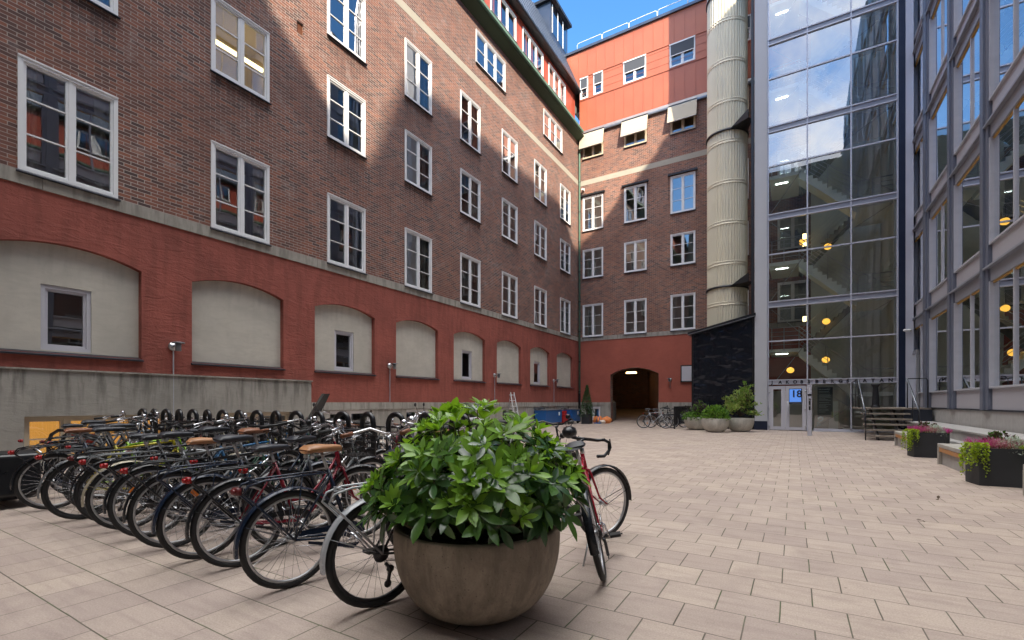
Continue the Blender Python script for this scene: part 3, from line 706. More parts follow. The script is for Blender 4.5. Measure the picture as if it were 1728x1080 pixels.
for x, z in ((.92,.38),(.9,.27),(.99,.29)): b.ball((x,-.01,z), (.03,.008,.03), 8, 6)
b.build('window_decal', M['pw'], G)
# entrance door
dr = MB(); X0, X1 = -1.0, .49
def fr(b, x0, x1, z0, z1, w, y0=-.05, y1=.03):
    b.box((x0,y0,z0),(x0+w,y1,z1)); b.box((x1-w,y0,z0),(x1,y1,z1)); b.box((x0+w,y0,z0),(x1-w,y1,z0+w*.9)); b.box((x0+w,y0,z1-w*.9),(x1-w,y1,z1))
fr(dr, -1.0, -.34, .03, 2.06, .17); fr(dr, -.33, .47, .03, 2.06, .15); door = dr.build('entrance_door', M['greyfr'], G)
b = MB(); b.quad((-.85,-.01,.15),(-.5,-.01,.15),(-.5,-.01,1.95),(-.85,-.01,1.95)); b.quad((-.19,-.01,.15),(.33,-.01,.15),(.33,-.01,1.95),(-.19,-.01,1.95)); b.build('door_glass', M['glass'], door)
b = MB(); b.s = True; b.tube([(-.24,-.1,.45),(-.24,-.1,1.35)], .014, 6); b.tube([(-.24,-.1,.5),(-.24,-.04,.5)], .01); b.tube([(-.24,-.1,1.3),(-.24,-.04,1.3)], .01)
for x in (-.98, .44):
    for z in (.2, 1.0, 1.8): b.box((x-.02,-.08,z-.05),(x+.02,-.05,z+.05))
b.build('door_handle', M['alu'], door)
b = MB(); b.box((-.2,-.075,1.22),(.3,-.055,1.93)); b.build('door_screen', M['dkscreen'], door)
b = MB(); b.quad((-.18,-.078,1.32),(.28,-.078,1.32),(.28,-.078,1.90),(-.18,-.078,1.90)); b.build('screen_picture', M['lampb'], door)
text('18', .44, M['ink'], door, (-.12,-.084,1.54), .003, bold=.01, name='house_number')

# ------------------------------------------------------------------ right office building
OB = thing('office_building', 'grey modern office building with big panes and stone panels along the right side', 'building', (4.25, 0, 0), R(-90))
fh = 3.63; nf = 7
posts = [(25.9, 25.35), (23.26, 22.5), (20.0, 19.42), (16.95, 16.38)]
y = 13.9
while y > -5.0: posts.append((y, y-.55)); y -= 3.05
ob = MB()
for i, (a, c) in enumerate(posts): ob.box((-a,-.05,1.1),(-c,.3,28.4)); ob.box((-a+.17,-.1,1.1),(-c-.17,-.05,28.4))
ob.build('facade_post', M['rpost'], OB)
for k in range(nf):
    s0 = 1.7+fh*k; hd = s0+2.65; top = hd+.95
    b = MB(); b.box((-25.35,.0,hd),(7.9,.3,hd+.33)); b.prism([(-25.35,-.0,hd+.33),(-25.35,-.1,hd+.33),(-25.35,-.1,hd+.38),(-25.35,0,hd+.42)], (33.2,0,0))
    bm = b.build('floor_beam', M['rbeam'], OB)
    b = MB(); b.box((-25.35,.04,hd-.05),(7.9,.07,hd-.0)); b.build('blind_box', M['gold'], bm)
    b = MB(); z0 = 1.1 if k == 0 else s0-.5
    for i in range(len(posts)-1):
        a, c = posts[i][1], posts[i+1][0]
        b.box((-a+.03,.03,z0),(-c-.03,.2,s0-.05))
    b.build('stone_panel', M['panel'], OB)
    for i in range(len(posts)-1):
        a, c = posts[i][1], posts[i+1][0]; w = a-c
        if i < 5:
            b = MB(); b.box((-a,-.03,s0-.05),(-c,.12,s0)); b.box((-a,-.03,s0),(-a+.05,.1,hd)); b.box((-c-.05,-.03,s0),(-c,.1,hd))
            if (i+k) % 2 == 0 or i > 2: b.box((-a+w*.55,.02,s0),(-a+w*.55+.06,.1,hd))
            f = b.build('window', M['trim'], OB)
            b = MB(); b.quad((-a+.05,.06,s0),(-c-.05,.06+random.uniform(-.004,.004),s0),(-c-.05,.06,hd),(-a+.05,.06,hd)); b.build('pane', M['rglass'], f)
        else:
            b = MB(); b.box((-a,-.03,s0-.05),(-c,.1,s0)); b.box((-a+w*.5,.02,s0),(-a+w*.5+.06,.1,hd)); f = b.build('window', M['trim'], OB)
            b = MB(); b.quad((-a,.06,s0),(-c,.06,s0),(-c,.06,hd),(-a,.06,hd)); b.build('pane', M['rglass'], f)
b = MB(); b.box((-25.9,.02,0),(7.9,.4,1.1)); b.build('stone_plinth', M['tiles'], OB)
b = MB(); b.box((-25.9,-.01,1.08),(7.9,.03,1.12)); b.build('plinth_joint', M['sill'], OB)
b = MB()
for k in range(nf): b.box((-25.9,.4,1.1+fh*k-.2),(7.6,6,1.1+fh*k))
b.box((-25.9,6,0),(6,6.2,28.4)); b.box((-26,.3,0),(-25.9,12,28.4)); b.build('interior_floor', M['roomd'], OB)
rf = MB(); rf.prism([(-26,.0,28.2),(-7,.0,28.2),(-7,.0,30.3),(6.2,.0,30.3),(7.95,.0,26.2),(8.2,.0,26.2),(8.2,0,0),(8.0,0,0),(8.0,0,26.0),(-26,0,26.6)], (0,12,0)); rf.build('roof', M['zinc'], OB)
# side door in the first bay
b = MB(); b.box((-25.3,-.09,1.1),(-25.24,.0,3.4)); b.box((-24.3,-.09,1.1),(-24.24,.0,3.4)); b.box((-25.24,-.09,3.25),(-24.3,0,3.4)); b.box((-25.24,-.07,1.1),(-24.3,-.0,1.28)); dd = b.build('side_door', M['alu'], OB)
b = MB(); b.quad((-25.2,-.05,1.28),(-24.35,-.05,1.28),(-24.35,-.05,3.25),(-25.2,-.05,3.25)); b.build('door_glass', M['rglass'], dd)
# far building behind the viewer
SB = thing('end_building', 'dark grey building closing the courtyard behind the viewer, seen only reflected', 'building', (5, -9, 0), R(180))
b = MB(); b.box((0,0,0),(17.4,10,26.7)); b.build('rendered_wall', plain('dark_grey_render', (.12,.125,.11), .8), SB)
for u in range(6):
    for v in range(6):
        f = mobj('window', frame_mesh(1.39, 1.87, 2, 3), M['darkst'], SB, (1.2+u*2.8, -.03, 2.2+v*3.9)); 
b = MB()
for u in range(6):
    for v in range(6): b.quad((1.25+u*2.8,-.01,2.25+v*3.9),(2.55+u*2.8,-.01,2.25+v*3.9),(2.55+u*2.8,-.01,4.0+v*3.9),(1.25+u*2.8,-.01,4.0+v*3.9))
b.build('window_glass', M['sill'], SB)
# ================================================================== bicycles (local: x forward, rear axle above the origin, z up)
WR = .34; WB = 1.06
BM = {}
def circ(cx, cz, r, a0, a1, n, y=0): return [(cx+r*math.cos(R(a0+(a1-a0)*i/n)), y, cz+r*math.sin(R(a0+(a1-a0)*i/n))) for i in range(n+1)]
def part(name, fn, smooth=True):
    b = MB(); b.s = smooth; fn(b); BM[name] = b.mesh(name.split(':')[0]); return BM[name]
def f_tyre(b): b.tube(circ(0,0,WR-.022,0,360,39)[:-1], .0215, 8, True)
def f_rim(b):
    b.tube(circ(0,0,WR-.047,0,360,35)[:-1], .0125, 6, True); b.tube([(0,-.03,0),(0,.03,0)], .018, 8); b.tube([(0,-.055,0),(0,.055,0)], .006, 6)
    for s in (-.03,.03): b.tube([(0,s-.002,0),(0,s+.002,0)], .028, 10)
def f_spokes(b):
    n = 28
    for i in range(n):
        a = 2*math.pi*i/n; s = .028 if i % 2 else -.028; c = a+(.45 if i % 4 < 2 else -.45)
        b.tube([(.026*math.cos(c), s, .026*math.sin(c)), ((WR-.055)*math.cos(a), 0, (WR-.055)*math.sin(a))], .0016, 3, cap=False)
def f_step(b):
    b.tube([(.45,0,.28),(.27,0,.80)], .016, 8); b.tube([(.865,0,.66),(.82,0,.90)], .019, 8)
    b.tube([(.845,0,.70),(.72,0,.48),(.58,0,.34),(.45,0,.285)], .017, 8); b.tube([(.835,0,.80),(.70,0,.60),(.55,0,.46),(.385,0,.46)], .014, 8)
    for s in (-1, 1):
        b.tube([(0,.055*s,WR),(.2,.05*s,.31),(.45,.03*s,.28)], .010, 6); b.tube([(0,.055*s,WR),(.28,.02*s,.76)], .008, 6)
def f_diam(b):
    b.tube([(.45,0,.28),(.27,0,.80)], .0155, 8); b.tube([(.875,0,.68),(.83,0,.86)], .018, 8)
    b.tube([(.865,0,.71),(.45,0,.28)], .017, 8); b.tube([(.84,0,.82),(.285,0,.76)], .0145, 8)
    for s in (-1, 1):
        b.tube([(0,.055*s,WR),(.2,.05*s,.31),(.45,.03*s,.28)], .009, 6); b.tube([(0,.055*s,WR),(.285,.02*s,.77)], .0075, 6)
def f_fork(b):
    for s in (-1, 1): b.tube([(.875,.035*s,.70),(.90,.05*s,.62),(.97,.052*s,.42),(WB,.052*s,WR)], [.012,.012,.010,.007], 6)
    b.tube([(.86,-.05,.70),(.86,.05,.70)], .013, 6); b.tube([(.873,0,.69),(.81,0,.96)], .012, 6)
def arcstrip(b, cx, a0, a1, r, w):
    n = 18; vs = []
    for i in range(n+1):
        a = R(a0+(a1-a0)*i/n)
        for y, dr in ((-w,-.012),(-w*.6,.002),(w*.6,.002),(w,-.012)): vs.append((cx+(r+dr)*math.cos(a), y, WR+(r+dr)*math.sin(a)))
    b.add(vs, [(i*4+j, i*4+j+1, i*4+j+5, i*4+j+4) for i in range(n) for j in range(3)])
def f_mudr(b):
    arcstrip(b, 0, 12, 188, WR+.024, .031)
    for s in (-1, 1): b.tube([(0,.058*s,WR),((WR+.02)*math.cos(R(155)),.026*s,WR+(WR+.02)*math.sin(R(155)))], .003, 4)
def f_mudf(b):
    arcstrip(b, WB, -8, 140, WR+.024, .031)
    for s in (-1, 1): b.tube([(WB,.058*s,WR),(WB+(WR+.02)*math.cos(R(15)),.026*s,WR+(WR+.02)*math.sin(R(15)))], .003, 4)
def f_rack(b):
    z = .775
    for s in (-1, 1):
        b.tube([(.26,.03*s,z),(.2,.065*s,z+.01),(-.2,.065*s,z+.005),(-.30,.06*s,z-.02),(-.33,.05*s,z-.07),(-.27,.055*s,z-.13),(0,.065*s,WR)], .0078, 6)
        b.tube([(.05,.065*s,z+.008),(0,.065*s,WR)], .005, 5)
    for x in (-.25,-.1,.05,.18): b.tube([(x,-.065,z+.006),(x,.065,z+.006)], .005, 5)
    b.tube([(-.28,0,z-.01),(.2,0,z+.008)], .005, 5)
def f_city(b):
    b.tube([(.815,0,.94),(.80,0,1.02)], .013, 6); b.tube([(.80,0,1.0),(.85,0,1.03)], .013, 6)
    b.tube([(.60,-.30,1.04),(.72,-.285,1.06),(.82,-.2,1.09),(.85,-.06,1.04),(.85,.06,1.04),(.82,.2,1.09),(.72,.285,1.06),(.60,.30,1.04)], .0115, 8)
    for s in (-1, 1): b.tube([(.76,.24*s,1.05),(.70,.27*s,1.02),(.62,.30*s,1.0)], .005, 5)
    b.ball((.80,-.17,1.12), .03, 10, 6)
    b.tube([(.85,.1,1.05),(.96,.05,.95),(.93,.03,.8),(.86,.03,.6)], .003, 4); b.tube([(.85,-.1,1.05),(.98,-.05,.93),(.93,-.03,.78),(.80,-.03,.62)], .003, 4)
def f_flat(b):
    b.tube([(.81,0,.93),(.80,0,.99),(.87,0,1.01)], .014, 6); b.tube([(.83,-.31,1.02),(.87,-.1,1.01),(.87,.1,1.01),(.83,.31,1.02)], .012, 8)
    for s in (-1, 1): b.tube([(.86,.2*s,1.0),(.90,.22*s,.98),(.90,.3*s,.97)], .006, 5)
    b.tube([(.88,.12,1.01),(.99,.06,.93),(.95,.03,.8),(.87,.03,.62)], .003, 4); b.tube([(.88,-.12,1.01),(1.0,-.04,.9),(.94,-.03,.7)], .003, 4)
def f_drop(b):
    b.tube([(.82,0,.9),(.80,0,.96),(.88,0,.98)], .014, 6)
    for s in (-1, 1): b.tube([(.88,0,.98),(.88,.17*s,.98),(.93,.2*s,.98),(.98,.21*s,.95),(.97,.215*s,.88),(.90,.22*s,.84),(.82,.22*s,.85)], .015, 8)
    for s in (-1, 1): b.tube([(.99,.21*s,.98),(1.0,.21*s,.90),(.95,.22*s,.84)], .006, 5)
def f_gripc(b): b.tube([(.59,.302,1.04),(.70,.288,1.057)], .018, 8)
def f_gripf(b): b.tube([(.825,.32,1.02),(.845,.2,1.016)], .017, 8)
def f_saddle(b):
    n = 12; prof = [(-.15,.075,.0),(-.13,.085,.035),(-.05,.082,.038),(.02,.045,.03),(.08,.024,.026),(.13,.018,.02),(.145,.01,.005)]
    rings = []
    for x, w, h in prof:
        for j in range(n):
            a = 2*math.pi*j/n; zz = math.sin(a); rings.append((.24+x, w*math.cos(a), .955+(h*zz if zz > 0 else .028*zz)))
    b.add(rings, [(i*n+j, i*n+(j+1) % n, (i+1)*n+(j+1) % n, (i+1)*n+j) for i in range(len(prof)-1) for j in range(n)]+[tuple(range(n)), tuple(range((len(prof)-1)*n, len(prof)*n))[::-1]])
def f_post(b):
    b.tube([(.275,0,.78),(.225,0,.925)], .0125, 8)
    for s in (-1, 1): b.tube([(.13,.045*s,.925),(.22,.03*s,.905),(.34,.012*s,.93)], .004, 5); b.tube([(.13,.05*s,.93),(.13,.05*s,.89)], .014, 6)
def f_crank(b):
    b.tube([(.45,-.06,.28),(.45,.06,.28)], .018, 8)
    b.tube(circ(.45,.28,.085,0,360,20,-.05)[:-1], .005, 5, True); b.tube(circ(.45,.28,.06,0,360,14,-.05)[:-1], .004, 4, True)
    for i in range(5): a = R(72*i); b.tube([(.45,-.05,.28),(.45+.085*math.cos(a),-.05,.28+.085*math.sin(a))], .005, 4)
    b.tube([(.45,-.065,.28),(.55,-.085,.15)], .009, 6); b.tube([(.45,.065,.28),(.35,.085,.41)], .009, 6)
    b.tube([(.45,-.05,.365),(0,-.05,WR+.04)], .0035, 4); b.tube([(.45,-.05,.195),(0,-.05,WR-.04)], .0035, 4)
def f_pedal(b):
    b.box((-.045,-.045,-.011),(.045,.045,.011)); b.tube([(0,-.06,0),(0,.06,0)], .008, 6)
def f_guard(b): b.prism([(.55,-.058,.30),(.53,-.058,.36),(.45,-.058,.39),(.05,-.058,.395),(.03,-.058,.36),(.44,-.058,.34),(.50,-.058,.29)], (0,.012,0)); b.prism([(.5,-.058,.22),(.45,-.058,.18),(.1,-.058,.29),(.1,-.058,.31),(.45,-.058,.215)], (0,.012,0))
def f_cass(b):
    for i, r in enumerate((.055,.048,.04,.033)): b.tube([(0,-.045-.005*i,WR),(0,-.042-.005*i,WR)], r, 18)
    b.tube([(.02,-.06,WR-.06),(.05,-.065,WR-.10),(.03,-.065,WR-.19)], .012, 6); b.tube([(.03,-.062,WR-.19),(.03,-.068,WR-.19)], .025, 10); b.tube([(.05,-.062,WR-.1),(.05,-.068,WR-.1)], .025, 10)
def f_basket(b):
    x0, x1, y0, z0, z1 = .90, 1.16, .17, .80, 1.03
    for z, k in ((z0, .82), (z0+.06,.87), (z0+.12,.91), (z0+.18,.96), (z1, 1.0)):
        cx = (x0+x1)/2; dx = (x1-x0)/2*k; dy = y0*k; b.tube([(cx-dx,-dy,z),(cx+dx,-dy,z),(cx+dx,dy,z),(cx-dx,dy,z)], .004 if z < z1 else .007, 4, True)
    cx = (x0+x1)/2; dx = (x1-x0)/2
    for i in range(9):
        y = -y0+2*y0*i/8
        for s in (-1, 1): b.tube([(cx+s*dx*.82,y*.82,z0),(cx+s*dx,y,z1)], .0028, 3)
        b.tube([(cx-dx*.82,y*.82,z0),(cx+dx*.82,y*.82,z0)], .0028, 3)
    for i in range(7):
        x = -dx+2*dx*i/6
        for s in (-1, 1): b.tube([(cx+x*.82,s*y0*.82,z0),(cx+x,s*y0,z1)], .0028, 3)
def f_rlight(b): b.box((-.365,-.04,.70),(-.335,.04,.745)); b.ball((-.372,0,.722),(.015,.034,.02),8,6)
def f_hlight(b): b.ball((.93,0,.90),(.045,.035,.035),10,8); b.tube([(.87,0,.86),(.92,0,.89)], .008, 5)
def f_stand(b): b.tube([(.38,.05,.26),(.22,.17,.01)], .008, 6)
def f_chain(b):
    pts = [(.86,.16,1.05),(.84,.1,.86),(.80,.05,.72),(.72,.04,.66),(.62,.05,.60),(.52,.04,.52),(.44,.05,.55)]
    for i in range(len(pts)-1):
        a, c = Vector(pts[i]), Vector(pts[i+1]); k = max(2, int((c-a).length/.028))
        for j in range(k): p = a.lerp(c, j/k); q = a.lerp(c, (j+.75)/k); b.tube([p+Vector((0,.006*(j%2),0)), q], .008, 5)
def f_refl(b): b.box((-.04,-.006,-.21),(.03,.006,-.175))
def f_bottle(b): b.tube([(.5,0,.38),(.62,0,.52)], .035, 10)
for nm, fn in (('tyre',f_tyre),('wheel',f_rim),('spokes',f_spokes),('frame:s',f_step),('frame:d',f_diam),('fork',f_fork),('rear_mudguard',f_mudr),('front_mudguard',f_mudf),
    ('luggage_rack',f_rack),('handlebar:c',f_city),('handlebar:f',f_flat),('handlebar:d',f_drop),('grip:c',f_gripc),('grip:f',f_gripf),('saddle',f_saddle),('seat_post',f_post),
    ('crank',f_crank),('cassette',f_cass),('rear_light',f_rlight),('headlight',f_hlight),('kickstand',f_stand)): part(nm, fn)
for nm, fn in (('pedal',f_pedal),('chain_guard',f_guard),('basket',f_basket),('reflector',f_refl),('chain_lock',f_chain)): part(nm, fn, False)
def paint(name, col): return plain(name, col, .25, .1, .06, 4)
PT = {'black': paint('black_frame_paint', (.010,.012,.016)), 'navy': paint('navy_frame_paint', (.010,.020,.045)), 'wine': paint('wine_red_paint', (.20,.008,.022)), 'red': paint('red_frame_paint', (.33,.012,.03)),
      'grey': paint('grey_frame_paint', (.16,.17,.18)), 'silver': paint('silver_frame_paint', (.40,.42,.45)), 'yellow': paint('yellow_frame_paint', (.42,.36,.03)), 'green': paint('green_frame_paint', (.03,.10,.06)),
      'blue': paint('blue_frame_paint', (.03,.14,.30)), 'white': paint('white_frame_paint', (.55,.55,.53)), 'lime': paint('lime_frame_paint', (.22,.42,.02)), 'beige': paint('beige_frame_paint', (.40,.36,.27))}
M['tail'] = plain('red_reflector', (.34,.01,.012), .25); M['darkt'] = plain('dull_red_reflector', (.12,.01,.012), .3); M['amber'] = plain('amber_reflector', (.75,.2,.02), .3)
M['rimd'] = plain('dark_rim', (.05,.05,.055), .35, .5)
ROT = lambda S_, deg: Matrix.Translation(S_) @ Matrix.Rotation(R(deg), 4, Vector((-.22,0,.975))) @ Matrix.Translation(-S_)
def bicycle(label, x, y, head, fr='black', kind='s', seat='blks', bars='c', grip='rubber', mud='black', rack='black', basket=None, rim='alu', guard=True, steer=0, lean=0, light=True, group='bicycles at the long rack row', stand=False, sc=1.0):
    t = thing('bicycle', label, 'bicycle', (x, y, 0), 0, group)
    lean = lean or random.uniform(-3.5, 3.5); t.rotation_euler = (R(lean), 0, R(head+random.uniform(-3, 3)*(lean > -10))); t.rotation_mode = 'XYZ'; t.scale = (sc, sc, sc)
    if steer == 0 and y < 3: steer = random.uniform(-22, 22)
    I = Matrix.Identity(4); ST = ROT(Vector((.873,0,.69)), steer)
    def p(key, mat, par=None, mtx=I):
        o = mobj(key.split(':')[0], BM[key], mat, par or t); o.matrix_basis = mtx; return o
    fm = PT[fr]
    p('frame:'+kind, fm); p('fork', fm if fr != 'red' else fm, None, ST)
    spin = random.uniform(0, 360)
    for cx, mt in ((0, I), (WB, ST)):
        w = p('wheel', M[rim], None, mt @ Matrix.Translation((cx,0,WR)) @ Matrix.Rotation(R(spin), 4, 'Y'))
        mobj('tyre', BM['tyre'], M['rubber'], w); mobj('spokes', BM['spokes'], M['chrome'], w)
        if random.random() < .45: mobj('reflector', BM['reflector'], M['amber'], w)
    if mud: p('rear_mudguard', PT[mud]); p('front_mudguard', PT[mud], None, ST)
    if rack: p('luggage_rack', PT[rack])
    h = p('handlebar:'+bars, M['chrome'] if (grip != 'rubber' or bars == 'c' and random.random() < .6) else M['black'], None, ST)
    if bars != 'd':
        for q in (1, -1): mobj('grip', BM['grip:'+bars], M[grip], h).scale = (1, q, 1)
    else: h.material_slots[0].link = 'OBJECT'; h.material_slots[0].material = M['black']
    sh = Matrix.Translation((-.015*(q0 := random.uniform(-1, 1.6)), 0, .035*q0)); p('saddle', M[seat], None, sh); p('seat_post', M['alu'], None, sh)
    c = p('crank', M['chrome'] if rim == 'alu' else M['rimd']); mobj('pedal', BM['pedal'], M['rubber'], c, (.55,-.135,.15)); mobj('pedal', BM['pedal'], M['rubber'], c, (.35,.135,.41))
    if guard: p('chain_guard', PT['black' if mud != 'navy' else 'navy'])
    else: p('cassette', M['rimd'])
    if basket: p('basket', M['black'] if basket == 1 else M['chrome'], None, ST)
    if light and (rack or mud) and random.random() < .75: p('rear_light', M['tail'] if random.random() < .7 else M['darkt'])
    if bars != 'd': p('headlight', M['black'], None, ST)
    if stand: p('kickstand', M['alu'])
    if random.random() < .3: p('chain_lock', M['alu'])
    return t
# near row: rear wheels towards the viewer
bicycle('black bicycle with silver-grey rear mudguard, half hidden behind the big bowl planter', -2.27, 2.13, 77, 'black', 'd', 'blks', 'c', 'brown', 'silver', 'silver', None, 'rimd', False)
bicycle('navy step-through bicycle with tan saddle and brown grips, nearest left of the bowl planter', -3.03, 2.03, 80, 'navy', 's', 'tanl', 'c', 'brown', 'navy', 'navy')
bicycle('wine red bicycle with dark blue saddle and black basket, second left of the bowl planter', -3.76, 2.08, 82, 'wine', 's', 'blks', 'c', 'rubber', 'black', 'black', 1)
bicycle('navy bicycle with a broad double-loop carrier, third full wheel left of the bowl planter', -4.22, 2.03, 85, 'navy', 's', 'blks', 'c', 'rubber', 'navy', 'navy')
bicycle('black bicycle with white-lined tyre and steel chain look, squeezed beside the double-loop carrier bike', -4.75, 2.05, 78, 'black', 'd', 'tanl', 'f', 'rubber', 'black', 'black')
bicycle('grey diamond-frame bicycle with black saddle and slim black mudguards in the near row', -5.32, 2.10, 88, 'grey', 'd', 'blks', 'f', 'rubber', 'black', 'black', None, 'alu', False)
bicycle('beige-mudguard bicycle with broad black saddle, middle of the near row', -5.83, 2.1, 82, 'black', 's', 'blks', 'c', 'rubber', 'beige', 'grey', 1)
bicycle('black sports bicycle with black rims and no chain guard in the near row', -6.27, 2.14, 79, 'black', 'd', 'blks', 'f', 'rubber', 'black', 'black', None, 'rimd', False)
bicycle('bicycle with grey mudguard and yellow frame in the near row', -6.78, 2.02, 84, 'yellow', 'd', 'blks', 'f', 'rubber', 'grey', 'black', None, 'rimd', False)
bicycle('navy bicycle with brown leather saddle, next to the cargo trailer wheel', -7.72, 2.02, 80, 'navy', 's', 'brown', 'c', 'rubber', 'black', 'black')
bicycle('lime and black mountain bicycle between the yellow-framed bike and the brown-saddled bike', -7.2, 2.3, 86, 'lime', 'd', 'blks', 'f', 'rubber', None, None, None, 'rimd', False, light=False)
bicycle('black bicycle with rear carrier directly behind the black cargo trailer', -8.5, 2.5, 83, 'black', 's', 'blks', 'c', 'rubber', 'black', 'black')
bicycle('grey bicycle leaning beyond the cargo trailer, nearest the lit basement window', -9.4, 2.7, 80, 'grey', 'd', 'blks', 'f', 'rubber', 'black', 'black', None, 'alu', False)
# far side of the rack: they face the viewer
rb = random.Random(11)
W2 = [('black','s','white wire basket','black'),('silver','d','straight handlebar','grey'),('navy','s','black wire basket','navy'),('wine','s','brown grips','black'),('black','d','straight handlebar','black'),
      ('white','s','chrome basket','white'),('green','s','brown saddle','black'),('grey','d','bare wheels','black'),('black','s','black basket','silver'),('blue','d','straight handlebar','black'),
      ('black','s','tan saddle','black'),('yellow','d','bare wheels','black'),('navy','s','black basket','black'),('beige','s','brown grips','beige'),('black','d','straight handlebar','black'),('silver','s','chrome basket','grey'),('red','d','straight handlebar','black'),('black','s','black saddle','black')]
nth = ['first','second','third','fourth','fifth','sixth','seventh','eighth','ninth','tenth','eleventh','twelfth','thirteenth','fourteenth','fifteenth','sixteenth','seventeenth','eighteenth']
for i, (c, k, ft, mud) in enumerate(W2):
    X = -3.55-i*.46+rb.uniform(-.05,.05)
    bicycle('%s %s bicycle with %s, %s from the bowl planter behind the rack hoops' % (c, 'step-through' if k == 's' else 'diamond-frame', ft, nth[i]), X, 5.6+rb.uniform(-.12,.15), -90+rb.uniform(-9,9), c, k,
            'tanl' if 'tan saddle' in ft else 'brown' if 'brown saddle' in ft else 'blks', 'f' if k == 'd' else 'c', 'brown' if 'brown grips' in ft else 'rubber',
            None if 'bare' in ft else mud, 'black' if i % 3 else None, (2 if ('chrome' in ft or 'white wire' in ft) else 1) if 'basket' in ft else None, 'alu' if i % 2 else 'rimd', k == 's', rb.uniform(-18,18), 0, i % 3 != 0, 'bicycles behind the rack hoops', sc=.93)
# in the gaps of the near row: heads in from the viewer's side, slightly deeper
for i, (X, c, k, s_, b_) in enumerate([(-4.0,'grey','d','blks',None),(-5.0,'green','s','brown',1),(-5.6,'blue','d','blks',None),(-6.5,'black','s','blks',1),(-8.0,'silver','d','blks',None),(-9.0,'black','s','tanl',None),(-9.9,'navy','s','blks',1)]):
    bicycle(['grey bicycle set back between the wine red and the double-loop carrier bikes','green step-through bicycle with brown saddle set back in the near row','blue bicycle set back beside the grey diamond-frame bike','black bicycle with basket set back beside the black-rimmed sports bike','silver bicycle set back beside the brown-saddled navy bike','black bicycle with tan saddle set back behind the cargo trailer','navy bicycle with basket at the far left end of the near row'][i],
            X, 2.65+rb.uniform(-.1,.1), 88+rb.uniform(-6,6), c, k, s_, 'f' if k == 'd' else 'c', 'rubber', 'black', None, b_, 'alu', k == 's', rb.uniform(-15,15), 0, True)
# red racer beside the bowl planter
bicycle('red racing bicycle with drop handlebar standing alone right of the bowl planter', -1.20, 3.32, 110.5, 'red', 'd', 'blks', 'd', 'rubber', 'black', None, None, 'alu', False, -48, -13, False, None, True)
bicycle('black bicycle with swept handlebar just behind the bowl planter and the red racer', -2.75, 4.3, 65, 'black', 's', 'blks', 'c', 'rubber', 'black', 'black', None, 'alu', True, 20, 0, True, None, True)
# bicycles by the passage
for i, (x, y, a, c, k, l) in enumerate([(-6.5,23.7,8,'silver','d','silver diamond-frame bicycle parked nearest on the left in front of the passage'),(-6.3,24.3,5,'black','s','black step-through bicycle behind the silver one before the passage'),(-5.9,25.1,12,'grey','d','grey bicycle in the middle of the group before the passage'),(-5.7,25.9,3,'navy','s','navy bicycle beside the railing before the passage'),(-5.6,26.8,10,'black','d','black diamond-frame bicycle, rearmost before the passage')]):
    bicycle(l, x, y, a, c, k, 'blks', 'f' if k == 'd' else 'c', 'rubber', 'black' if i else None, 'black' if i % 2 else None, None, 'alu', k == 's', 12, 0, bool(i), 'bicycles parked before the passage')

sgn = bpy.data.objects['window_sign']; text('S Y', .2, M['cream'], sgn, (.72,.29,.22), .003, bold=.004)
# ------------------------------------------------------------------ rack hoops
hm = MB(); hm.s = True
hm.tube([(0,-.11,0),(0,-.11,1.05)]+[(0,-.11*math.cos(R(a)),1.05+.11*math.sin(R(a))) for a in range(20,180,20)]+[(0,.11,1.05),(0,.11,0)], .032, 10)
hme = hm.mesh('rack_hoop')
for i in range(17):
    o = mobj('rack_hoop', hme, M['black'], None, (-3.05-i*.468, 4.0, 0), R(90+(-7 if i % 2 else 5)))
    tag(o, 'tall black steel rack hoop, %s in the line counted from the bowl planter' % (nth[i]), 'rack hoop', 'tall rack hoops')
hm = MB(); hm.s = True
hm.tube([(0,0,0),(0,0,.62),(.05,0,.76),(.16,0,.83),(.3,0,.82),(.75,0,.66),(.85,0,.58),(.88,0,0)], .027, 10); hme = hm.mesh('low_rack_hoop')
for i, (x, y) in enumerate([(-10.75,2.75),(-10.05,2.72)]):
    tag(mobj('rack_hoop', hme, M['black'], None, (x, y, 0), R(35)), ['low bent black rack hoop in front of the lit basement window, left of the pair', 'low bent black rack hoop in front of the lit basement window, right of the pair'][i], 'rack hoop', 'low rack hoops')

M['smoke'] = plain('smoked_screen', (.03,.035,.04), .15)
# ------------------------------------------------------------------ cargo trailer at the left edge
T = thing('bicycle_trailer', 'black covered bicycle cargo trailer with clear side window at the left edge', 'trailer', (-8.75, 1.80, 0), R(2))
b = MB(); b.prism([(-1.0,-.21,.16),(-1.0,-.21,.34),(-.75,-.21,.43),(.35,-.21,.70),(.58,-.21,.66),(.62,-.21,.16),(.5,-.21,.1),(-.9,-.21,.1)], (0,.42,0)); bevel(b.build('trailer_body', M['black'], T), .04, 3)
b = MB(); b.prism([(-.45,-.216,.38),(-.4,-.216,.46),(.3,-.216,.63),(.42,-.216,.62),(.3,-.216,.5)], (0,-.004,0)); b.build('side_window', M['smoke'], T)
b = MB(); b.box((-.78,-.218,.17),(.1,-.214,.23)); st = b.build('reflective_strip', M['greyfr'], T)
b = MB(); b.s = True; b.tube([(-1.0,-.2,.36),(-.75,-.2,.45),(.35,-.2,.72),(.6,-.2,.66)], .012, 6); b.tube([(-1.0,.2,.36),(-.75,.2,.45),(.35,.2,.72),(.6,.2,.66)], .012, 6); b.build('trailer_rail', M['alu'], T)
for s in (-1, 1):
    w = mobj('wheel', BM['wheel'], M['alu'], T, (-.2, .25*s, .26)); w.scale = (.76,.76,.76)
    mobj('tyre', BM['tyre'], M['rubber'], w); mobj('spokes', BM['spokes'], M['chrome'], w)

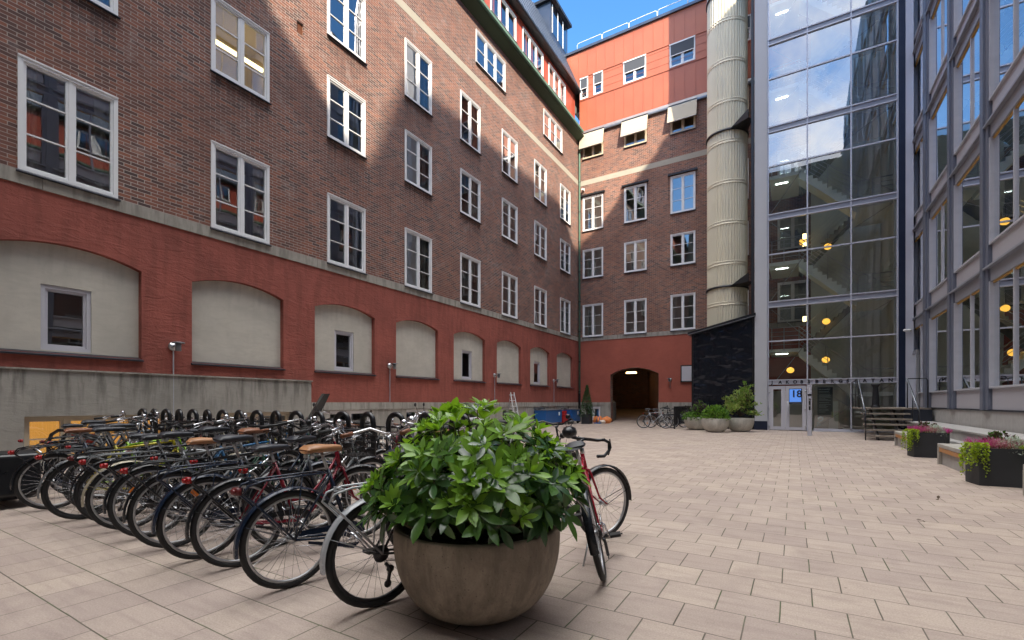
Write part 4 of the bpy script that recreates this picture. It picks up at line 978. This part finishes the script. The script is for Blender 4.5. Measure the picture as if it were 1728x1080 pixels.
# ------------------------------------------------------------------ motorcycles and scooters by the wall
def moto(label, x, y, head, box=True, screen=False, col='navy', cat='motorcycle', mirrors=True):
    t = thing(cat, label, cat, (x, y, 0), R(head))
    for cx in (-.7, .72):
        b = MB(); b.s = True; b.tube(circ(cx,.3,.24,0,360,28)[:-1], .06, 8, True); w = b.build('wheel', M['rubber'], t)
        b = MB(); b.s = True; b.tube([(cx,-.05,.3),(cx,.05,.3)], .17, 16); b.tube([(cx,-.09,.3),(cx,.09,.3)], .03); b.build('wheel_disc', M['rimd'], w)
    b = MB(); b.s = True
    b.ball((.12,0,.80),(.32,.16,.15),14,10, Matrix.Rotation(R(10),4,'Y')); b.build('fuel_tank', M[col], t)
    b = MB(); b.s = True; b.ball((-.38,0,.80),(.36,.14,.07),12,8); b.ball((-.55,0,.84),(.2,.12,.06),12,8); b.build('seat', M['rubber'], t)
    b = MB(); b.s = True; b.ball((.05,0,.45),(.3,.17,.22),12,8); b.tube([(-.7,.14,.3),(-.1,.16,.28),(.2,.14,.4)], .04, 8); b.tube([(-.7,0,.55),(-.3,0,.7),(.4,0,.72)], .03, 6)
    b.build('engine', M['rimd'], t)
    b = MB(); b.s = True
    for s in (-1, 1): b.tube([(.72,.09*s,.3),(.5,.09*s,.85),(.42,.09*s,1.02)], .024, 8)
    b.tube([(.2,-.36,1.04),(.36,-.28,1.08),(.42,-.08,1.02),(.42,.08,1.02),(.36,.28,1.08),(.2,.36,1.04)], .015, 8); b.build('handlebar', M['chrome'], t)
    b = MB(); b.s = True; b.ball((.56,0,.9),(.1,.1,.1),12,8); b.build('headlight', M['chrome'], t)
    if mirrors:
        b = MB(); b.s = True
        for s in (-1, 1): b.tube([(.33,.22*s,1.07),(.36,.3*s,1.22)], .006); b.ball((.36,.32*s,1.25),(.02,.07,.045),10,6)
        b.build('mirror', M['black'], t)
    if box:
        b = MB(); b.box((-1.0,-.2,.98),(-.58,.2,1.13)); o = bevel(b.build('top_box', M['black'], t), .04, 3)
        b = MB(); b.box((-1.02,-.215,1.14),(-.56,.215,1.25)); bevel(b.build('box_lid', M['black'], o), .05, 3)
        b = MB(); b.box((-1.0,-.06,.9),(-.92,.06,.95)); b.build('tail_light', M['tail'], t)
    if screen:
        b = MB(); b.s = True; vs = []
        for i in range(7):
            z = .95+.09*i
            for j in range(9): a = (j-4)/4; w = .27*(1-.35*(i/6)**2); vs.append((.6-.05*i-.12*a*a, w*a, z))
        b.add(vs, [(i*9+j, i*9+j+1, i*9+j+10, i*9+j+9) for i in range(6) for j in range(8)]); b.build('windscreen', M['smoke'], t)
    return t
moto('black motorcycle with top box standing by the low grey plinth', -6.95, 8.2, 205, True, False)
moto('dark scooter with tall smoked windscreen near the wall, behind the rack hoops', -8.7, 6.9, 215, False, True, 'black', 'scooter')
moto('scooter with pale blue-white fairing behind the bowl planter leaves', -6.3, 8.9, 200, False, False, 'greyfr', 'scooter')
hb = MB(); hb.s = True; hb.ball((0,0,.0),(.13,.17,.12),14,10); 
h = hb.build('helmet', M['white'], None, (-5.95, 8.55, 1.16)); h.rotation_euler = (.5,.3,.4); tag(h, 'blue-white scooter helmet resting above the rhododendron leaves by the wall', 'helmet')
hb = MB(); hb.box((-.135,-.03,-.02),(.135,.0,.1)); hb.box((-.134,.05,-.02),(.134,.08,.1)); hb.build('helmet_stripe', M['black'], h)
hb = MB(); hb.s = True; hb.ball((0,0,0),(.13,.16,.11),14,10); h = hb.build('helmet', M['black'], None, (-2.05,4.6,.98)); h.scale = (.6,.6,.6); tag(h, 'black cycle helmet hanging on the handlebar behind the rhododendron', 'helmet')
hb = MB(); hb.s = True
for y in (-.05,0,.05): hb.tube([(-.1,y,.075),(0,y,.113),(.1,y,.075)], .006, 4)
hb.build('helmet_rib', M['sill'], h)

# ------------------------------------------------------------------ bowl planters
def bowl(label, x, y, r, h, mat):
    t = thing('planter', label, 'planter', (x, y, 0), 0, 'round bowl planters')
    prof = [(0,.0),(r*.32,.0)]
    for i in range(1, 15): a = R(90*i/14); prof.append((r*(.32+.68*math.sin(a)**.85) if i < 14 else r, h*.86*(1-math.cos(a))**1.0))
    prof += [(r*1.0,h*.93),(r*.995,h-.012),(r*.985,h),(r*.94,h),(r*.925,h-.01),(r*.92,h-.14)]
    b = MB(); b.s = True; b.lathe(prof, 64); b.build('bowl', mat, t)
    b = MB(); b.lathe([(0,h-.1),(r*.925,h-.12)], 32); b.build('soil', M['soil'], t); return t
bowl('large brown concrete bowl planter in the foreground', -1.72, 2.44, .52, .545, M['bowl'])
bowl('pale concrete bowl planter, leftmost of the three by the black annex', -3.95, 23.55, .56, .6, M['bowl2'])
bowl('pale concrete bowl planter, middle and nearest of the three by the black annex', -2.95, 22.15, .56, .6, M['bowl2'])
bowl('pale concrete bowl planter, rightmost of the three, beside the white column', -2.05, 23.1, .56, .6, M['bowl2'])
def leafmat(name, col, tl=.35, rough=.35):
    t = NT(name); g = t.n('NewGeometry'); rnd = g.outputs['Random Per Island']
    col_ = t.mix(rnd, c4([x*.72 for x in col]), c4([x*1.25 for x in col]))
    pr_ = t.b; t.set(col_, rough)
    tr = t.n('BsdfTranslucent', {0: c4([min(1, col[0]*1.6), min(1, col[1]*1.5), col[2]*.6])})
    m = t.n('MixShader', {0: tl, 1: pr_.outputs[0], 2: tr.outputs[0]}); t.t.links.new(m.outputs[0], t.out.inputs[0]); return t.mat
M['lfold'] = leafmat('dark_rhododendron_leaf', (.035,.085,.028), .15, .22)
M['lfmid'] = leafmat('mid_rhododendron_leaf', (.065,.15,.03), .25, .25)
M['lfnew'] = leafmat('young_rhododendron_leaf', (.17,.33,.035), .35, .36)
M['lfbri'] = leafmat('bright_shrub_leaf', (.13,.27,.04), .35, .45)
M['lfpale'] = leafmat('pale_variegated_leaf', (.26,.33,.10), .35, .5)
M['lfpur'] = leafmat('dark_purple_leaf', (.05,.03,.045), .15, .5)
M['lfcon'] = leafmat('conifer_leaf', (.03,.085,.02), .15, .6)
M['lflime'] = leafmat('lime_creeper_leaf', (.30,.42,.03), .35, .5)
M['lfsil'] = leafmat('silver_leaf', (.45,.52,.50), .2, .7)
M['lfdk'] = leafmat('bronze_leaf', (.09,.05,.035), .15, .5)
M['mag'] = leafmat('magenta_heather', (.55,.03,.32), .2, .6); M['pink'] = leafmat('pink_heather', (.42,.13,.2), .2, .6)
def leaf(b, base, d, up, L, w, droop=.25, fold=.18, seg=4):
    d = d.normalized(); s = d.cross(up)
    s = s.normalized() if s.length > 1e-4 else d.orthogonal().normalized()
    n = s.cross(d).normalized(); vs = []
    for i in range(seg+1):
        t = i/seg; c = base+d*(L*t)-n*(droop*L*t*t); ww = w*(.12+.88*math.sin(math.pi*min(1, t**1.25*.97+.02)))*(1 if t < .98 else .5)
        vs += [c+s*ww+n*fold*ww, c, c-s*ww+n*fold*ww]
    b.add(vs, [(3*i+j, 3*i+j+1, 3*i+j+4, 3*i+j+3) for i in range(seg) for j in range(2)])
def rv(r): return Vector((r.gauss(0,1), r.gauss(0,1), r.gauss(0,1))).normalized()
def rhodo():
    r = random.Random(21); t = thing('rhododendron', 'dense glossy rhododendron with bright young leaves on top, in the foreground bowl', 'shrub', (-1.72, 2.44, .45))
    fo = MB(); fo.s = True; st = MB(); st.s = True; N = 370
    for i in range(N):
        z = r.uniform(-.08, 1); a = r.uniform(0, 2*math.pi); h = math.sqrt(max(0, 1-max(z,0)**2)); k = 1 if r.random() < .72 else r.uniform(.5,.9)
        lump = 1+.16*noise.noise(Vector((math.cos(a)*1.7, math.sin(a)*1.7, z*2)))+r.uniform(-.06,.09)
        P = Vector((math.cos(a)*h**.8*.60*k*lump, math.sin(a)*h**.8*.55*k*lump, .20+z*.47*k*lump+.10*max(0,z-.8)/.2*k if z > 0 else .27+z*.2))
        if z < 0: P.x *= .95; P.y *= .95
        out = Vector((math.cos(a)*h, math.sin(a)*h, max(z, .0)*.9+.32)).normalized(); out = (out+rv(r)*.28).normalized()
        if P.z < .22: out.z = abs(out.z)+.1; out.normalize()
        top = (P.z-.25)/.45
        young = r.random() < (.62 if top > .45 else .42 if top > .1 else .14)
        fo.mi = 2 if (young and k > .85) else (1 if r.random() < .45 else 0)
        n = r.randint(6, 8); L0 = r.uniform(.095,.155)*(.85 if young else 1); u = out.orthogonal().normalized(); v = out.cross(u)
        ph = r.uniform(0, 6.3); el = r.uniform(.35,.75) if young else r.uniform(-.02,.4)
        for j in range(n):
            an = ph+2*math.pi*j/n+r.uniform(-.2,.2); d = (u*math.cos(an)+v*math.sin(an))*math.cos(el)+out*math.sin(el)+Vector((0,0,(-.08 if not young else .1)+(.35 if P.z < .32 else 0)))
            L = L0*r.uniform(.75,1.15); leaf(fo, P+d*.012, d+rv(r)*.08, out, L, L*r.uniform(.165,.2), r.uniform(.05,.3) if not young else r.uniform(0,.15), .22, 5)
        if fo.mi == 2:                          # small inner leaves of the fresh shoot
            for j in range(4):
                an = r.uniform(0, 6.3); d = (u*math.cos(an)+v*math.sin(an))*.55+out; leaf(fo, P+out*.02, d, u, L0*.55, L0*.09, .05, .3, 3)
        if k > .8 and i % 2 == 0:
            root = Vector((P.x*.3, P.y*.3, .02)); mid = (root+P)/2+Vector((0,0,-.03)); st.tube([root, mid, P], [.011,.008,.004], 5)
    b = fo.build('foliage', [M['lfold'], M['lfmid'], M['lfnew']], t); st.build('branches', M['stem'], t)
    return t
rhodo()
# a few tall shoots standing clear of the dome
def bush(name, label, cat, loc, rad, N, L, mats, seed, wl=.3, tall=0, stems='bark', cone=False, layered=False, gap=.0, group=None):
    r = random.Random(seed); t = thing(name, label, cat, loc, 0, group); fo = MB(); st = MB(); st.s = True
    shoots = []
    for i in range(max(6, N//60)):
        z = r.uniform(0.05, 1); a = r.uniform(0, 6.28); h = math.sqrt(1-z*z) if not cone else (1-z)**.8
        e = Vector((math.cos(a)*h*rad[0]*r.uniform(.7,1.1), math.sin(a)*h*rad[1]*r.uniform(.7,1.1), z*rad[2]*r.uniform(.8,1.08)))
        shoots.append(e); b0 = Vector((r.uniform(-.04,.04), r.uniform(-.04,.04), 0)); st.tube([b0, (b0+e)*.5+Vector((0,0,.12*rad[2])), e], [.014,.009,.003], 5)
    for i in range(N):
        if layered:
            e = r.choice(shoots); k = r.uniform(.35,1.05); P = e*k+Vector((0,0,.12*rad[2]*4*k*(1-k)))+Vector((r.gauss(0,1), r.gauss(0,1), r.gauss(0,.35)))*rad[0]*.17
        else:
            z = r.uniform(-.05, 1); a = r.uniform(0, 6.28); h = math.sqrt(max(0,1-z*z)) if not cone else (1-max(z,0))**.8
            q = 1+.22*noise.noise(Vector((math.cos(a)*2+seed, math.sin(a)*2, z*3))); k = q*(1 if r.random() < .6 else r.uniform(.5,1))
            P = Vector((math.cos(a)*h*rad[0]*k, math.sin(a)*h*rad[1]*k, z*rad[2]*(q if not cone else 1)))
        fo.mi = r.choice(range(len(mats))); out = (P.normalized()+rv(r)*.5+Vector((0,0,.3))).normalized()
        for j in range(3):
            d = (out+rv(r)*.8).normalized(); leaf(fo, P+rv(r)*L*.3, d, rv(r), L*r.uniform(.7,1.2), L*wl*.5, .15, .15, 2)
    fo.build('foliage', mats, t); st.build('stems', M[stems], t); return t
bush('shrub', 'dark purple-leaved shrub in the leftmost pale bowl, against the black annex', 'shrub', (-3.95,23.6,.52), (.6,.5,.9), 420, .11, [M['lfpur'], M['lfpur'], M['lfbri']], 3, .3, layered=True)
bush('shrub', 'low bright green plant at the rim of the leftmost pale bowl', 'shrub', (-4.05,23.35,.5), (.45,.4,.3), 260, .09, [M['lfbri'], M['lfmid']], 4, .5)
bush('shrub', 'dense bright green dome-shaped shrub in the middle pale bowl', 'shrub', (-2.95,22.15,.6), (.52,.5,.5), 800, .09, [M['lfbri'], M['lfmid'], M['lfnew']], 5, .42)
bush('shrub', 'tall loose pale yellow-green shrub in the rightmost pale bowl', 'shrub', (-2.05,23.1,.68), (.78,.7,1.3), 800, .10, [M['lfpale'], M['lfbri'], M['lfpale']], 9, .42, layered=True)
o = bush('shrub', 'single upright sprig rising above the pale yellow-green shrub by the white column', 'shrub', (-1.75,23.0,1.35), (.28,.2,.95), 120, .08, [M['lfpale'], M['lfbri']], 10, .4, layered=True)
# conifer in square pot
b = MB(); b.prism([(-.26,-.26,0),(.26,-.26,0),(.26,.26,0),(-.26,.26,0)], (0,0,.58)); o = b.build('planter', M['ptile'], None, (-10.75,26.7,0)); tag(bevel(o, .015), 'dark square planter in the courtyard corner under the green downpipe', 'planter')
bush('conifer', 'slim cone-shaped conifer in the dark square planter by the downpipe', 'conifer', (-10.75,26.7,.55), (.40,.40,1.75), 900, .09, [M['lfcon']], 12, .3, cone=True)

# ------------------------------------------------------------------ black planters, flowers, benches
def blackpot(label, x, y):
    P = [(0,.42),(.06,0),(.62,.04),(.80,.5),(.62,.95),(.12,.95)]
    b = MB(); n = len(P); h = .585
    b.prism([(a,c,0) for a, c in P], (0,0,h), cap=False)
    ins = [(.41+(a-.41)*.93, .48+(c-.48)*.93) for a, c in P]
    vs = [(a,c,h) for a, c in P]+[(a,c,h) for a, c in ins]+[(a,c,h-.06) for a, c in ins]
    b.add(vs, [(i,(i+1) % n,n+(i+1) % n,n+i) for i in range(n)]+[(n+i,n+(i+1) % n,2*n+(i+1) % n,2*n+i) for i in range(n)])
    t = thing('planter', label, 'planter', (x, y, 0), 0, 'black faceted planters'); b.build('planter_shell', M['ptile'], t)
    b = MB(); b.prism([(a,c,h-.07) for a, c in ins], (0,0,.01)); b.build('soil', M['soil'], t); return t
def heather(name, label, x, y, z, mat, seed, rad=.16, H=.2):
    r = random.Random(seed); t = thing(name, label, 'flowers', (x,y,z)); b = MB()
    for i in range(170):
        a = r.uniform(0,6.28); q = math.sqrt(r.random())*rad; P = Vector((q*math.cos(a), q*math.sin(a), 0)); d = (Vector((math.cos(a)*q*2.5, math.sin(a)*q*2.5, .5))+rv(r)*.1).normalized(); L = H*r.uniform(.6,1.1)
        for k in range(7): leaf(b, P+d*L*(.35+.1*k), (d+rv(r)*.8), rv(r), .042, .013, 0, 0, 1)
    b.build('blossom', mat, t); b = MB()
    for i in range(60):
        a = r.uniform(0,6.28); q = math.sqrt(r.random())*rad; leaf(b, Vector((q*math.cos(a),q*math.sin(a),-.01)), Vector((math.cos(a)*.3,math.sin(a)*.3,1)), rv(r), H*.6, .008, 0, 0, 2)
    b.build('foliage', M['lfmid'], t)
def creeper(label, x, y, z, seed, dirs):
    r = random.Random(seed); t = thing('creeping_plant', label, 'plant', (x,y,z)); b = MB(); st = MB()
    for i in range(17):
        d = Vector(r.choice(dirs)); d = (d+Vector((r.uniform(-.7,.7), r.uniform(-.7,.7), 0))); d.z = 0; d.normalize(); drop = r.uniform(.1,.42); pts = []
        o0 = Vector((r.uniform(-.08,.08), r.uniform(-.08,.08), 0))
        for k in range(14):
            s = k/13; p = o0+d*min(.15, s*.4)+Vector((0,0,.05*math.sin(min(1,s*2.4)*3.14)-drop*max(0, s-.3)/.7)); pts.append(p)
            for j in range(3): q = rv(r); leaf(b, p+q*.012, q+d*.4, rv(r), .034, .015, .1, .1, 2)
        st.tube(pts, .002, 3)
    b.build('foliage', M['lflime'], t); st.build('stems', M['stem'], t)
for q, (x, y, w) in enumerate(((2.38,14.45,'farther black planter'), (2.42,10.05,'nearer black planter'))):
    blackpot('black faceted stone planter with heather, %s' % ('farther one between two benches' if q == 0 else 'nearer one at the right edge'), x, y)
    heather('heather', 'magenta flowering heather at the left of the %s' % w, x+.2, y+.3, .53, M['mag'], 30+q, .14)
    heather('heather', 'pink heather in the middle of the %s' % w, x+.36, y+.2, .53, M['pink'], 40+q, .13)
    heather('heather', 'crimson heather at the right of the %s' % w, x+.62, y+.35, .53, M['mag'], 50+q, .12, .16)
    o = bush('ragwort', 'silvery white-leaved plant in the middle of the %s' % w, 'plant', (x+.48, y+.2, .52), (.16,.14,.2), 260, .06, [M['lfsil']], 60+q, .25)
    bush('coral_bells', 'bronze-leaved plant at the back of the %s' % w, 'plant', (x+.42, y+.55, .53), (.22,.12,.26), 70, .06, [M['lfdk'], M['lfdk'], M['lfmid']], 70+q, .7)
    creeper('lime green creeper trailing over the left rim of the %s' % w, x+.10, y+.14, .59, 80+q, [(-1,-.2,0),(-.4,-1,0)])
    if q: creeper('lime green creeper trailing over the right rim of the %s' % w, x+.62, y+.14, .59, 90+q, [(.7,-1,0),(1,-.4,0)])
def bench(label, y0, y1, o=0):
    t = thing('bench', label, 'bench', (0,0,0), 0, 'concrete benches with a wooden edge')
    b = MB(); b.box((2.6+o,y0,.36),(3.3+o,y1,.435)); bevel(b.build('seat', M['benchc'], t), .008)
    for y in (y0, y1-.09):
        b = MB(); b.box((2.6+o,y,0),(3.3,y+.09,.358)); b.build('leg', M['benchc'], t)
    b = MB(); b.box((2.66+o,y0+.09,0),(3.3,y1-.09,.25)); b.build('bench_core', M['ledge'], t)
    b = MB(); b.box((2.61+o,y0+.1,.27),(2.65+o,y1-.1,.355)); b.build('wooden_edge', M['wood'], t)
bench('concrete bench with orange wooden edge, farthest, beside the open stairs', 15.5, 18.1)
bench('concrete bench with orange wooden edge between the two black planters', 11.25, 13.15)
bench('concrete bench cut off at the right picture edge beyond the nearer black planter', 7.0, 9.3, .14)
# terrace ledge along the office building
b = MB(); b.box((3.5,-9,0),(4.22,21.9,.58)); b.box((3.28,-9,0),(3.495,20.0,.36)); tl = tag(bevel(b.build('terrace_step', M['ledge']), .012), 'long pale stone ledge running along the foot of the office building', 'stone ledge')
b = MB()
for k in range(30): b.box((3.46,-8+k*1.0,.585),(4.2,-8+k*1.0+.985,.625))
b.build('stone_slab', M['ledge'], tl)

# ------------------------------------------------------------------ open stairs with landing
T = thing('staircase', 'open plank staircase with dark steel handrails up to the office side door', 'stairs', (0,0,0))
for i in range(6):
    z = .17+.185*i; y = 20.1+.33*i
    b = MB(); b.box((2.13,y,z-.05),(3.52,y+.3,z)); b.build('tread', M['oldwood'], T)
b = MB(); b.box((2.13,22.06,1.05),(4.2,24.8,1.1)); b.build('landing', M['oldwood'], T)
b = MB(); b.box((3.4,21.9,.36),(4.2,24.8,1.04)); b.build('landing_base', M['sill'], T)
b = MB()
for x in (2.45, 3.1): b.prism([(x,20.2,0),(x,20.5,0),(x,22.3,.95),(x,22.3,1.04),(x,22.0,1.0),(x,20.2,.1)], (.06,0,0))
b.build('stringer', M['darkst'], T)
b = MB(); b.s = True
def rail(pts, r=.02): b.tube(pts, r, 8)
rail([(2.1,20.0,0),(2.1,20.0,.95),(2.1,20.15,1.05),(2.12,22.1,2.15),(2.12,24.6,2.15),(2.12,24.6,1.1)]); rail([(2.1,20.0,.55),(2.12,22.1,1.62),(2.12,24.6,1.62)], .012); rail([(2.12,22.1,2.15),(2.12,22.1,1.1)]); rail([(2.12,23.3,2.15),(2.12,23.3,1.1)], .014)
rail([(3.56,20.3,.3),(3.56,20.3,1.0),(3.56,20.4,1.1),(3.56,22.2,2.15),(3.6,22.3,2.17),(4.1,22.3,2.17),(4.15,22.3,2.1),(4.15,22.3,1.1)]); rail([(3.56,22.2,2.15),(3.56,22.2,1.1)]); rail([(3.56,21.3,1.6),(3.56,21.3,.6)], .016)
b.build('handrail', M['darkst'], T)
b = MB(); b.s = True; b.tube([(2.08,20.1,1.03),(2.10,22.1,2.17)], .022, 8); b.tube([(3.54,20.35,1.08),(3.54,22.2,2.17)], .022, 8); b.build('rail_cover', M['zinc'], T)
b = MB(); b.s = True; b.lathe([(0,0),(.15,0),(.15,.05),(.125,.08),(.12,.12),(.085,.75),(.085,.78),(.12,.84),(.14,.87),(.14,.9),(0,.9)], 20, (2.68,22.6,1.1)); tag(b.build('bollard', M['darkst']), 'dark cast-iron column-shaped ash bin standing on the stair landing', 'ash bin')
# intercom post
T = thing('intercom_post', 'square grey steel intercom post in front of the glass entrance', 'post', (.52, 21.6, 0))
b = MB(); b.box((-.075,-.06,0),(.075,.06,1.98)); bevel(b.build('post', M['toalu'], T), .008)
b = MB(); b.box((-.03,-.068,1.0),(.03,-.061,1.45)); b.box((-.06,-.068,1.55),(.06,-.061,1.62)); b.build('intercom_panel', M['black'], T)
b = MB(); b.box((-.012,-.072,1.36),(.012,-.069,1.4)); b.box((-.02,-.072,1.15),(.02,-.069,1.2)); b.build('button', M['alu'], T)

# ------------------------------------------------------------------ lamps, bins, small things
def walllamp(label, loc, rz, pole):
    t = thing('wall_lamp', label, 'wall lamp', loc, rz, 'wall lamps on the red base'); b = MB(); b.s = True
    b.tube([(0,-.005,0),(0,-.05,0)], .1, 16); b.tube([(0,-.05,0),(0,-.2,.02)], .022, 8); b.build('lamp_bracket', M['alu'], t)
    b = MB(); b.s = True; b.tube([(0,-.26,-.12),(0,-.26,.06)], .06, 12); b.tube([(0,-.26,.06),(0,-.26,.08)], .13, 16); b.build('lamp_shade', M['zinc'], t)
    if pole: b = MB(); b.tube([(0,-.03,-pole),(0,-.03,-.1)], .014, 6); b.build('conduit', M['trim'], t)
for i, (u, p) in enumerate(((5.3,1.6), (12.12,1.28), (18.97,1.3), (25.48,1.3))):
    walllamp(['grey wall lamp between the first and second blind arches, nearest', 'grey wall lamp between the third and fourth blind arches', 'grey wall lamp between the fifth and sixth blind arches', 'grey wall lamp between the last two blind arches'][i], (-12.4, u, 2.6), R(90), p)
walllamp('grey wall lamp on the red wall right of the passage', (-6.45, 29.4, 2.68), 0, .5)
T = thing('notice_board', 'pale notice board in a dark frame on the red wall beside the annex', 'notice board', (-5.83, 29.4, 2.5))
b = MB(); b.box((0,-.09,0),(1.1,-.003,1.02)); b.build('board_frame', M['darkst'], T)
b = MB(); b.box((.07,-.1,.07),(1.03,-.091,.95)); b.build('board_panel', M['greyfr'], T)
for i, (y0, y1, x) in enumerate(((22.75, 24.85, -11.9), (25.85, 27.2, -11.75))):
    T = thing('cart', ['long blue wheeled container along the wall in the far corner', 'short blue wheeled container nearest the conifer'][i], 'container', (x, 0, 0), 0, 'blue wheeled containers')
    b = MB(); b.prism([(-.28,y0+.04,.16),(.34,y0+.04,.16),(.38,y0,.86),(-.32,y0,.86)], (0,y1-y0-.04,0)); b.build('container_body', M['blue'], T)
    b = MB(); b.box((-.34,y0-.02,.86),(.41,y1+.02,.9)); b.build('container_rim', M['zinc'], T)
    for yy in (y0+.25, y1-.25):
        b = MB(); b.s = True; b.tube([(.3,yy-.02,.08),(.3,yy+.03,.08)], .08, 12); b.build('wheel', M['rubber'], T)
    b = MB(); b.box((.375,y1-.5,.55),(.39,y1-.35,.75)); b.build('sticker', M['white'], T)
b = MB(); b.prism([(-.2,25.0,.1),(.25,25.0,.1),(.28,25.0,.6),(-.2,25.0,.66)], (0,.7,0)); b.box((.1,25.1,.62),(.26,25.5,.8)); tag(bevel(b.build('crate', M['redp'], None, (-11.8,0,0)), .03), 'red crate with loose stuff between the two blue containers', 'crate')
def sack(label, loc, r, mat, seed):
    q = random.Random(seed); b = MB(); b.s = True; b.ball((0,0,r[2]*.8), r, 18, 12)
    b.v = [tuple(Vector(p)*(1+.22*noise.noise(Vector(p)*7+Vector((seed,0,0))))) for p in b.v]; b.v = [(x,y,max(0,z)) for x,y,z in b.v]
    tag(b.build('sack', mat, None, loc), label, 'sack', 'sacks by the passage')
sack('orange plastic sack, left one in the pile beside the passage', (-10.45,27.7,0), (.3,.25,.24), M['orange'], 1)
sack('crumpled orange sack, right one in the pile beside the passage', (-9.95,27.9,0), (.32,.25,.22), M['orange'], 2)
sack('pale sack lying in front of the orange sacks beside the passage', (-10.1,27.5,0), (.24,.2,.12), M['whitesk'], 3)
# stepladder against the left wall
T = thing('stepladder', 'white aluminium stepladder standing against the red wall behind the rhododendron', 'ladder', (-12.0, 20.0, 0), R(90))
b = MB()
for s in (-1, 1): b.tube([(.24*s,-.35,0),(.16*s,0,1.8)], .022, 6)
for i in range(6): z = .25+.28*i; b.box((-.22+.01*i,-.34+.35*z/1.8,z),(.22-.01*i,-.24+.35*z/1.8,z+.03))
b.build('ladder_front', M['white'], T); b = MB()
for s in (-1, 1): b.tube([(.22*s,.25,0),(.16*s,0,1.78)], .016, 6)
b.build('ladder_support', M['alu'], T)
b = MB(); b.s = True
b.tube([(0,0,0),(.1,0,.55),(.14,0,.75)], .02, 6); b.tube([(.25,.05,0),(.1,0,.8)], .02, 6); b.box((-.12,-.06,.0),(.3,.06,.07)); tag(b.build('hand_truck', M['blue'], None, (-10.35,27.2,0)), 'folded blue hand truck between the conifer and the orange sacks', 'hand truck')
# black iron railing beside the passage bicycles
T = thing('iron_railing', 'black iron railing with upright bars between the parked bicycles and the pale bowls', 'railing', (-5.0, 23.7, 0), R(92))
b = MB(); b.box((0,-.02,1.06),(4.9,.02,1.1)); b.box((0,-.02,.16),(4.9,.02,.19)); b.box((-.03,-.03,0),(.03,.03,1.1)); b.box((4.87,-.03,0),(4.93,.03,1.1)); b.build('rail', M['black'], T)
b = MB()
for i in range(1, 36): b.box((i*.136-.011,-.011,.19),(i*.136+.011,.011,1.06))
b.build('railing_bars', M['black'], T)
b = MB(); b.s = True; b.tube([(0,0,.0),(0,-.14,0)], .05, 10); b.ball((0,-.2,0),(.06,.1,.06),10,8); tag(b.build('security_camera', M['white'], None, (4.1,24.9,4.25), R(-60)), 'white security camera above the side door of the office building', 'camera')
# moss tufts and leaves fallen in the joints
r = random.Random(77); b = MB()
for i in range(900):
    if r.random() < .5: k = r.randint(0, 22); y = 1.418+.3536*k+r.uniform(-.006,.006); x = r.uniform(-7, 3)
    else: x = r.uniform(-2, 2.6); y = r.uniform(1.6, 9)
    if noise.noise(Vector((x*.9, y*.9, 3))) < .05: continue
    for j in range(3): leaf(b, Vector((x+r.uniform(-.01,.01), y, .001)), rv(r)+Vector((0,0,1.0)), rv(r), r.uniform(.006,.014), .003, .1, 0, 1)
tag(b.build('moss', M['lfbri']), 'tiny green moss tufts along the joints of the paving', 'moss', kind='stuff')
for i, (x, y) in enumerate([(1.65,8.3),(1.2,6.7)]):
    b = MB()
    for j in range(3): leaf(b, Vector((0,0,.012)), rv(r)+Vector((0,0,.1)), Vector((0,0,1)), .05, .018, .2, .3, 3)
    tag(b.build('fallen_leaf', M['bark'], None, (x,y,0)), ['dry fallen leaf cluster on the paving left of the farther black planter','dry fallen leaf cluster nearest the front of the nearer black planter','dry fallen leaf cluster on the open paving right of the red racer','dry fallen leaf cluster before the near bicycle row'][i], 'leaf', 'fallen leaves')
